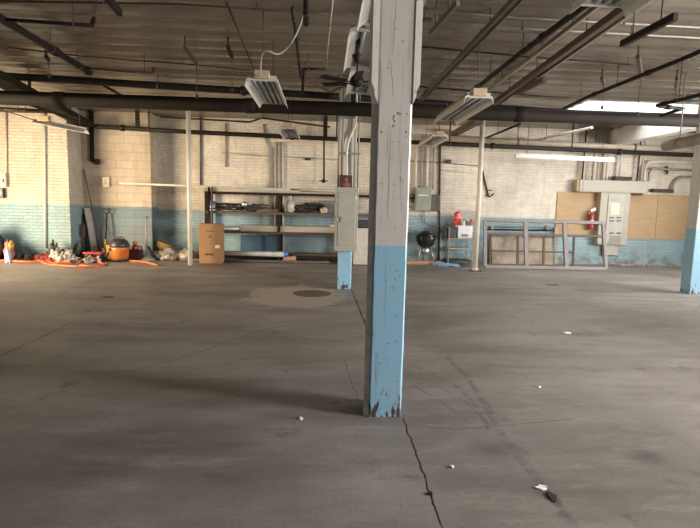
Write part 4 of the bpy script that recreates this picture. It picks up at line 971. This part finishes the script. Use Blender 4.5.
# white appliance right of second column
a, b_ = P(356, 228, 12.6), P(371, 256, 12.6)
ap = thing('white_cabinet', 'pale box-shaped cabinet on the floor between the two central columns', 'cabinet', ((a.x+b_.x)/2, 12.7, 0))
MB().box((a.x-.05, 12.5, .02), (b_.x+.25, 12.9, a.z), .01).build('body', enamel, ap)
MB().box((a.x-.02, 12.49, .1), (b_.x+.2, 12.503, a.z-.05), .004).build('door', enamel, ap)
MB().box((a.x-.02, 12.52, 0), (b_.x+.22, 12.88, .021)).build('plinth', darkm, ap)
tag(MB().box((a.x-.02, 12.55, a.z+.001), (a.x+.32, 12.85, a.z+.2), .02).build('black_toolbox', darkm), 'small black case on top of the pale cabinet', 'case')

# two cardboard cartons
cyy = 12.35; a, b_ = P(199, 224, cyy), P(222, 261, cyy)
w_ = .60; x0 = at(199.3, 262, Y=cyy).x; x1 = at(221, 262, Y=cyy).x; zt_ = at(211, 224, Y=cyy).z; zm = zt_*.5
for i, (za, zb2, lab) in enumerate(((0, zm, 'lower brown cardboard carton with bold black print, under the other'), (zm+.001, zt_, 'upper brown cardboard carton with small printed marks, stacked on the other'))):
    t = thing('cardboard_box', lab, 'box', ((x0+x1)/2, cyy+.22, za))
    MB().box((x0, cyy, za), (x1, cyy+.42, zb2), .006).build('carton', cardb, t)
    MB().box((x0+.003, cyy+.005, zb2-.004), (x1-.003, cyy+.415, zb2-.0005)).build('lid_flap', cardb, t)
    cx = (x0+x1)/2
    if i == 0:
        s = MB(); xx = cx-.12
        for k, wd in enumerate((.035, .045, .03, .04, .05)): s.box((xx, cyy-.0025, za+.20), (xx+wd-.008, cyy+.002, za+.245)); xx += wd
        s.build('bold_print', cardd, t)
        MB().box((x1-.14, cyy-.003, zb2-.10), (x1-.03, cyy+.002, zb2-.03)).build('paper_label', tapem, t)
    else:
        MB().box((cx-.09, cyy-.0025, zb2-.18), (cx+.09, cyy+.002, zb2-.165)).build('printed_line', cardd, t)
        MB().lathe((0, 0, 0), [(.0, 0), (.035, .0001), (.035, .002), (.0, .0021)], 16)
        s = MB(); s.tube([(cx, cyy-.0025, zb2-.30), (cx, cyy+.002, zb2-.30)], .035, 18); s.build('printed_logo', M('faded_ink', (.20, .10, .05), .8), t)

# ------------------------------------------------------------------ left clutter
# shop vacuum
vy = 12.45; v = P(120, 259.5, vy); vx = v.x
vc = thing('shop_vacuum', 'orange wet-dry vacuum with a black lid on the floor by the block wall', 'vacuum', (vx, vy, 0))
MB().lathe((vx, vy, .06), [(.17, 0), (.195, .02), (.215, .22), (.22, .27), (.21, .30)]).build('tank', orange, vc)
hd = MB().lathe((vx, vy, .36), [(.215, -.01), (.225, .02), (.22, .06), (.18, .14), (.12, .185), (.03, .20)]).build('lid', darkm, vc)
MB().tube([(vx-.11, vy, .53), (vx-.09, vy, .585), (vx+.09, vy, .585), (vx+.11, vy, .53)], .018, 8, smooth=3).build('handle', brown, hd)
MB().tube([(vx-.14, vy-.14, .30), (vx-.17, vy-.18, .30)], .035, 12).build('inlet', darkm, vc)
MB().lathe((vx, vy, .03), [(.19, 0), (.205, .01), (.2, .04), (.17, .05)]).build('base_ring', darkm, vc)
for k in range(4):
    A = R(45+90*k); MB().tube([(vx+.19*math.cos(A)-.012, vy+.19*math.sin(A), .028), (vx+.19*math.cos(A)+.012, vy+.19*math.sin(A), .028)], .028, 12).build('caster', darkm, vc)
# red floor dolly / jack
dy = 12.3; xa, xb = P(85, 250, dy).x, P(103, 250, dy).x
dl = thing('red_dolly', 'low red steel creeper dolly beside the orange vacuum', 'dolly', ((xa+xb)/2, dy, 0))
MB().box((xa, dy-.12, .19), (xb, dy+.2, .235), .012).build('deck', red, dl)
for x in (xa+.07, xb-.07):
    for y in (dy-.08, dy+.15): MB().tube([(x-.02, y, .075), (x+.02, y, .075)], .075, 16).build('wheel', (white if x > xa+.1 and y < dy else darkm), dl)
for x in (xa+.07, xb-.07): MB().box((x-.04, dy-.1, .08), (x+.04, dy+.17, .19)).build('axle_block', darkm, dl)
# red and yellow can
x = P(136, 250, 12.75).x
gc = thing('fuel_can', 'dark red can with a yellow and red spout right of the vacuum', 'can', (x, 12.75, 0))
MB().box((x-.13, 12.65, 0), (x+.15, 12.85, .27), .03).build('body', M('dark_red_plastic', (.06, .012, .012), .5), gc)
MB().lathe((x-.02, 12.75, .27), [(.07, 0), (.075, .02), (.06, .10), (.03, .13)]).build('neck', red, gc); MB().lathe((x-.02, 12.75, .40), [(.045, 0), (.05, .05), (.03, .07)]).build('cap', yellow, gc)
MB().tube([(x+.04, 12.75, .26), (x+.05, 12.75, .34), (x+.13, 12.75, .33), (x+.14, 12.75, .25)], .014, 8, smooth=3).build('handle', darkm, gc)
# slender stand
x = P(147, 255, 12.8).x
st = thing('floor_stand', 'slim grey stand with a heavy round base at the corner of the block wall', 'stand', (x, 12.8, 0))
zt_ = P(147, 217, 12.8).z
MB().lathe((x, 12.8, 0), [(.20, 0), (.21, .02), (.14, .08), (.06, .12), (.03, .2)]).build('base', greenbox, st)
MB().tube([(x, 12.8, .15), (x, 12.8, zt_)], .022, 10).build('pole', conduit, st); MB().tube([(x-.03, 12.8, zt_), (x+.06, 12.8, zt_)], .012, 8).build('grip', darkm, st)
MB().bar((x+.03, 12.8, .35), (x+.18, 12.82, .03), .03, .05).build('foot_lever', darkm, st)
# leaning stuff in the corner
def lean(name, p0, y0, p1, y1, w, h, m_, lab, cat, **k):
    a, b = P(*p0, y0), P(*p1, y1); a.z = .0+h*.2
    return tag(MB().bar(a, b, w, h, .004).build(name, m_), lab, cat)
lean('leaning_board', (96, 255), 12.95, (87, 208), 13.17, .16, .025, M('grey_leaning_board', (.36, .33, .29), .7, 0, (.2, .16, .12), 6, .5), 'grey board leaning in the corner of the block wall', 'board')
t = P(83.5, 169, 13.15); q = P(103, 250, 12.85); q.z = .01
tag(MB().tube([q, t], .012, 8).build('long_rod', rust), 'thin long dark rod leaning high into the wall corner', 'rod')
a, b_ = P(83.5, 258, 12.9), P(82.3, 214, 13.1); a.z = .0
br = thing('push_broom', 'brown broom standing in the wall corner behind the dolly', 'broom', tuple(a))
MB().tube([a+Vector((0, 0, .12)), b_], .016, 8).build('handle', rust, br); MB().bar(a+Vector((0, 0, .55)), a+Vector((0, .03, .85)), .10, .05, .01).build('head', brown, br); MB().box((a.x-.12, a.y-.03, 0), (a.x+.12, a.y+.03, .12), .005).build('bristles', darkm, br)
a = P(104.5, 250, 12.95); a.z = .02; b_ = P(107, 213, 13.1)
sh = thing('shovel', 'shovel with a black D-handle and yellow collar leaning on the block wall', 'shovel', (a.x, a.y, 0))
MB().tube([a.lerp(b_, .2), b_], .018, 8).build('shaft', black, sh)
MB().tube([b_+Vector((-.09, 0, .10)), b_+Vector((.09, 0, .10)), b_+Vector((.07, 0, .03)), b_+Vector((0, 0, -.02)), b_+Vector((-.07, 0, .03)), b_+Vector((-.09, 0, .10))], .014, 8).build('handle', darkm, sh)
MB().tube([a.lerp(b_, .18), a.lerp(b_, .42)], .028, 8).build('collar', yellow, sh); MB().bar(a+Vector((0, 0, -.02)), a.lerp(b_, .22), .2, .012, .004, up=(0, 1, 0)).build('blade', framem, sh)
x = P(107, 255, 12.5); s = MB().bar((x.x-.06, 12.55, .01), (x.x+.08, 12.62, .42), .09, .03, .008); tag(s.build('blue_tool_handle', bluep), 'short blue handle leaning left of the orange vacuum', 'handle')
x = P(110, 244, 12.85).x; tag(MB().box((x-.10, 12.85, .0), (x+.16, 12.95, .36), .02).build('yellow_case', yellow), 'yellow case behind the orange vacuum', 'case')
x = P(117.5, 250, 12.9).x
# yellow carton on the white sheeting and sheeting
s = MB(); rng = random.Random(9)
for i in range(7):
    q = P(163+i*5, 252, 13.1); s.blob((q.x, 13.1+rng.uniform(-.1, .15), 0), .22, .2, .12+rng.random()*.07, i*3, .4)
ps = tag(s.build('plastic_sheeting', cloth_w), 'crumpled white plastic sheeting on the floor right of the block wall', 'sheeting')
q = P(163, 243, 13.35); tag(MB().box((q.x-.18, 13.3, .24), (q.x+.18, 13.5, .40), .01, rot=Matrix.Rotation(R(22), 3, 'Y')).build('yellow_carton', M('ochre_card', (.33, .19, .05), .7, 0, (.3, .15, .04), 6, .5)), 'tilted yellow-brown carton resting on the white plastic sheeting', 'box')
tag(MB().tube([(P(150, 257, 12.8).x, 12.95, .04), (P(200, 257, 12.8).x, 12.9, .04)], .04, 10).build('grey_floor_pipe', conduit), 'grey pipe lying on the floor in front of the white sheeting', 'pipe')
q = at(178, 260, Z=0); tag(MB().blob((q.x, q.y, 0), .09, .06, .03, 2, .4).build('white_scrap', paper), 'small white scrap on the floor left of the white pipe post', 'scrap')
# heap of rags at the pier foot
piles = (((40, 256), .22, .10, cloth_b, 'black cloth lump at the left end of the rag heap'), ((47, 257), .24, .13, cloth_r, 'dark red cloth in the rag heap at the brick pier'), ((55, 254), .2, .24, cloth_b, 'black jacket lump in the middle of the rag heap'), ((52, 259), .15, .06, red, 'bright red plastic lump at the front of the rag heap'), ((62, 256), .22, .2, cloth_w, 'dirty white bundle at the brick pier end of the rag heap'), ((66, 259), .24, .14, cloth_w, 'flat whitish rag in front of the dirty white bundle'), ((79.5, 257), .13, .22, cloth_b, 'black bag at the corner right of the brick pier'), ((84, 259.5), .08, .08, cloth_p, 'pinkish rag lump left of the red dolly'), ((91, 260), .09, .10, cloth_w, 'small white lump under the front of the red dolly'), ((31, 258), .10, .08, rust, 'small rusty lump at the far left of the rag heap'))
for i, ((px, py), r_, h_, m_, lab) in enumerate(piles):
    q = at(px, py+3, Z=0); yy = min(q.y, 12.28 if px < 72 else 12.6); q = P(px, py, yy)
    s = MB(); rr = random.Random(i)
    for k in range(5): s.blob((q.x+rr.uniform(-.6, .6)*r_, yy+rr.uniform(-.08, .06), 0), r_*rr.uniform(.35, .6), .09, h_*rr.uniform(.5, 1.05), i*5+k, .75, 3)
    tag(s.build('rag', m_), lab, 'rag')
q = P(0, 250, 12.3)
tag(MB().blob((q.x-.08, 12.1, 0), .34, .2, .52, 4, .25).build('black_sack', cloth_b), 'tall black sack against the wall at the left edge', 'sack')
q = P(14.5, 255, 12.2)
tag(MB().blob((q.x, 12.2, 0), .18, .14, .28, 11, .3).build('dark_sack', cloth_b), 'small dark sack behind the pink cloth at the left edge', 'sack')
q = P(8.5, 252, 12.0); tag(MB().blob((q.x, 12.0, 0), .10, .08, .32, 14, .3).build('pink_cloth', cloth_p), 'pink cloth bundle topped by a yellow glove at far left', 'cloth')
q = P(10.5, 244, 12.0); tag(MB().blob((q.x, 12.0, .30), .07, .06, .12, 15, .3).build('yellow_glove', yellow), 'yellow glove lying on the pink cloth bundle at far left', 'glove')
q = P(8, 257, 11.8); tag(MB().blob((q.x, 11.8, 0), .06, .05, .2, 19, .3).build('blue_rag', M('pale_blue_cloth', (.35, .45, .65), .8)), 'pale blue rag in front of the pink cloth at far left', 'rag')
# orange hoses
def hose_run(pts, lab, r=.019):
    P3 = []
    for i, (px, py) in enumerate(pts):
        q = at(px, py, Z=r); q = at(px, py, Y=12.25) if (px < 76 and q.y > 12.25) else q; q.z = r+ (0.02 if i % 3 == 1 else 0); P3.append(q)
    return tag(MB().tube(P3, r, 8, smooth=6).build('orange_hose', hose), lab, 'hose', None)
hose_run([(-12, 258.5), (15, 259.5), (35, 258), (60, 259.5), (85, 258.5), (112, 260), (133, 261), (145, 263), (157, 265)], 'orange air hose reaching farthest right past the vacuum', .024)
hose_run([(-12, 261), (10, 261), (30, 261.5), (52, 261), (70, 263), (60, 265), (48, 264), (38, 261)], 'orange hose looping back left of the brick pier corner')
hose_run([(5, 262), (28, 260), (50, 262), (58, 265), (70, 267), (86, 267), (98, 265), (106, 264)], 'orange hose sweeping lowest across the floor under the red dolly')
hose_run([(20, 259), (40, 260), (60, 262), (80, 261), (96, 262), (104, 265), (92, 266.5), (80, 266)], 'orange hose crossing the others in front of the dolly')
hose_run([(-12, 260), (20, 262.5), (42, 262), (72, 260.5), (88, 262), (100, 260)], 'orange hose lying through the middle of the tangle')

# ------------------------------------------------------------------ floor items
q = at(312, 293.5, Z=0); mh = thing('manhole_cover', 'round rusty manhole cover in the pale concrete patch', 'manhole cover', (q.x, q.y, 0))
MB().lathe((q.x, q.y, -.02), [(.29, 0), (.29, .026), (.27, .028), (.265, .024)], 40).build('cover', iron, mh)
MB().lathe((q.x, q.y, -.02), [(.315, 0), (.315, .023), (.295, .024), (.292, .0)], 40).build('ring', rust, mh)
def scrap(px, py, w, d_, m_, lab, seed):
    q = at(px, py, Z=0); rr = random.Random(seed); s = MB(); n = 11
    pts = [(q.x+w*math.cos(2*math.pi*k/n)*rr.uniform(.7, 1.2), q.y+d_*math.sin(2*math.pi*k/n)*rr.uniform(.7, 1.2)) for k in range(n)]
    a = [s.bm.verts.new((x, y, .001)) for x, y in pts]; b = [s.bm.verts.new((x, y, .005+.006*rr.random())) for x, y in pts]
    s.bm.faces.new(a[::-1]); s.bm.faces.new(b)
    for k in range(n): s.bm.faces.new((a[k], a[(k+1) % n], b[(k+1) % n], b[k]))
    return tag(s.build('floor_scrap', m_), lab, 'scrap')
scrap(542, 488, .036, .022, paper, 'white crumpled paper scrap on the floor, nearest and largest, at right', 1)
scrap(552, 497, .022, .05, darkm, 'flat black scrap on the floor just below the largest white paper', 2)
scrap(452, 467, .011, .012, paper, 'tiny white chip on the floor between the crack and the large paper', 3)
scrap(539, 387, .018, .016, paper, 'tiny white chip on the open floor right of the curved skid marks', 4)
scrap(567, 333, .05, .04, paper, 'white paper scrap on the far right floor', 5)
scrap(301, 419, .012, .02, paper, 'tiny pale chip on the floor left of the foreground column', 6)
scrap(108, 297, .09, .06, darkm, 'flat dark debris on the left floor in front of the hoses', 7)
scrap(430, 494, .018, .016, darkm, 'small black lump stuck in the floor crack', 8)
scrap(552, 285, .12, .07, darkm, 'flat dark patch of debris in front of the large grey frame', 9)
GROUPS = {'fluorescent_light': 'fluorescent lights hanging from the ceiling', 'orange_hose': 'orange hoses tangled on the left floor', 'rag': 'rags heaped by the brick pier',
          'bottle': 'small bottles on the metal stand', 'riser_conduit': 'conduits rising from the wiring trough', 'plywood_board': 'plywood boards on the right wall',
          'long_board': 'boards stored on the rack', 'coiled_hose': 'coiled hoses on the middle shelf', 'beam_clamp': 'clamps with rods on the ceiling', 'pipe_post': 'white steel pipe posts',
          'wooden_column': 'timber columns', 'cardboard_box': 'brown cartons stacked in front of the rack', 'floor_scrap': 'scraps lying on the floor', 'panel_rack': 'metal frames leaning by the wall',
          'hanging_channel': 'short channels hanging from the ceiling', 'ceiling_conduit': 'thin conduits crossing the ceiling', 'leaning_pole': 'poles at the left end of the rack',
          'branch_pipe': 'thin side branches at upper left', 'wall_pipe': 'horizontal pipes behind the frames', 'pipe_valve': 'valves on the pipes behind the frames', 'hanger_bar': 'hanger bars at the back pipe'}
for o in bpy.data.objects:
    if '_w' in o: del o['_w']
    if 'label' in o and o.parent is None and o.name.split('.')[0] in GROUPS: o['group'] = GROUPS[o.name.split('.')[0]]
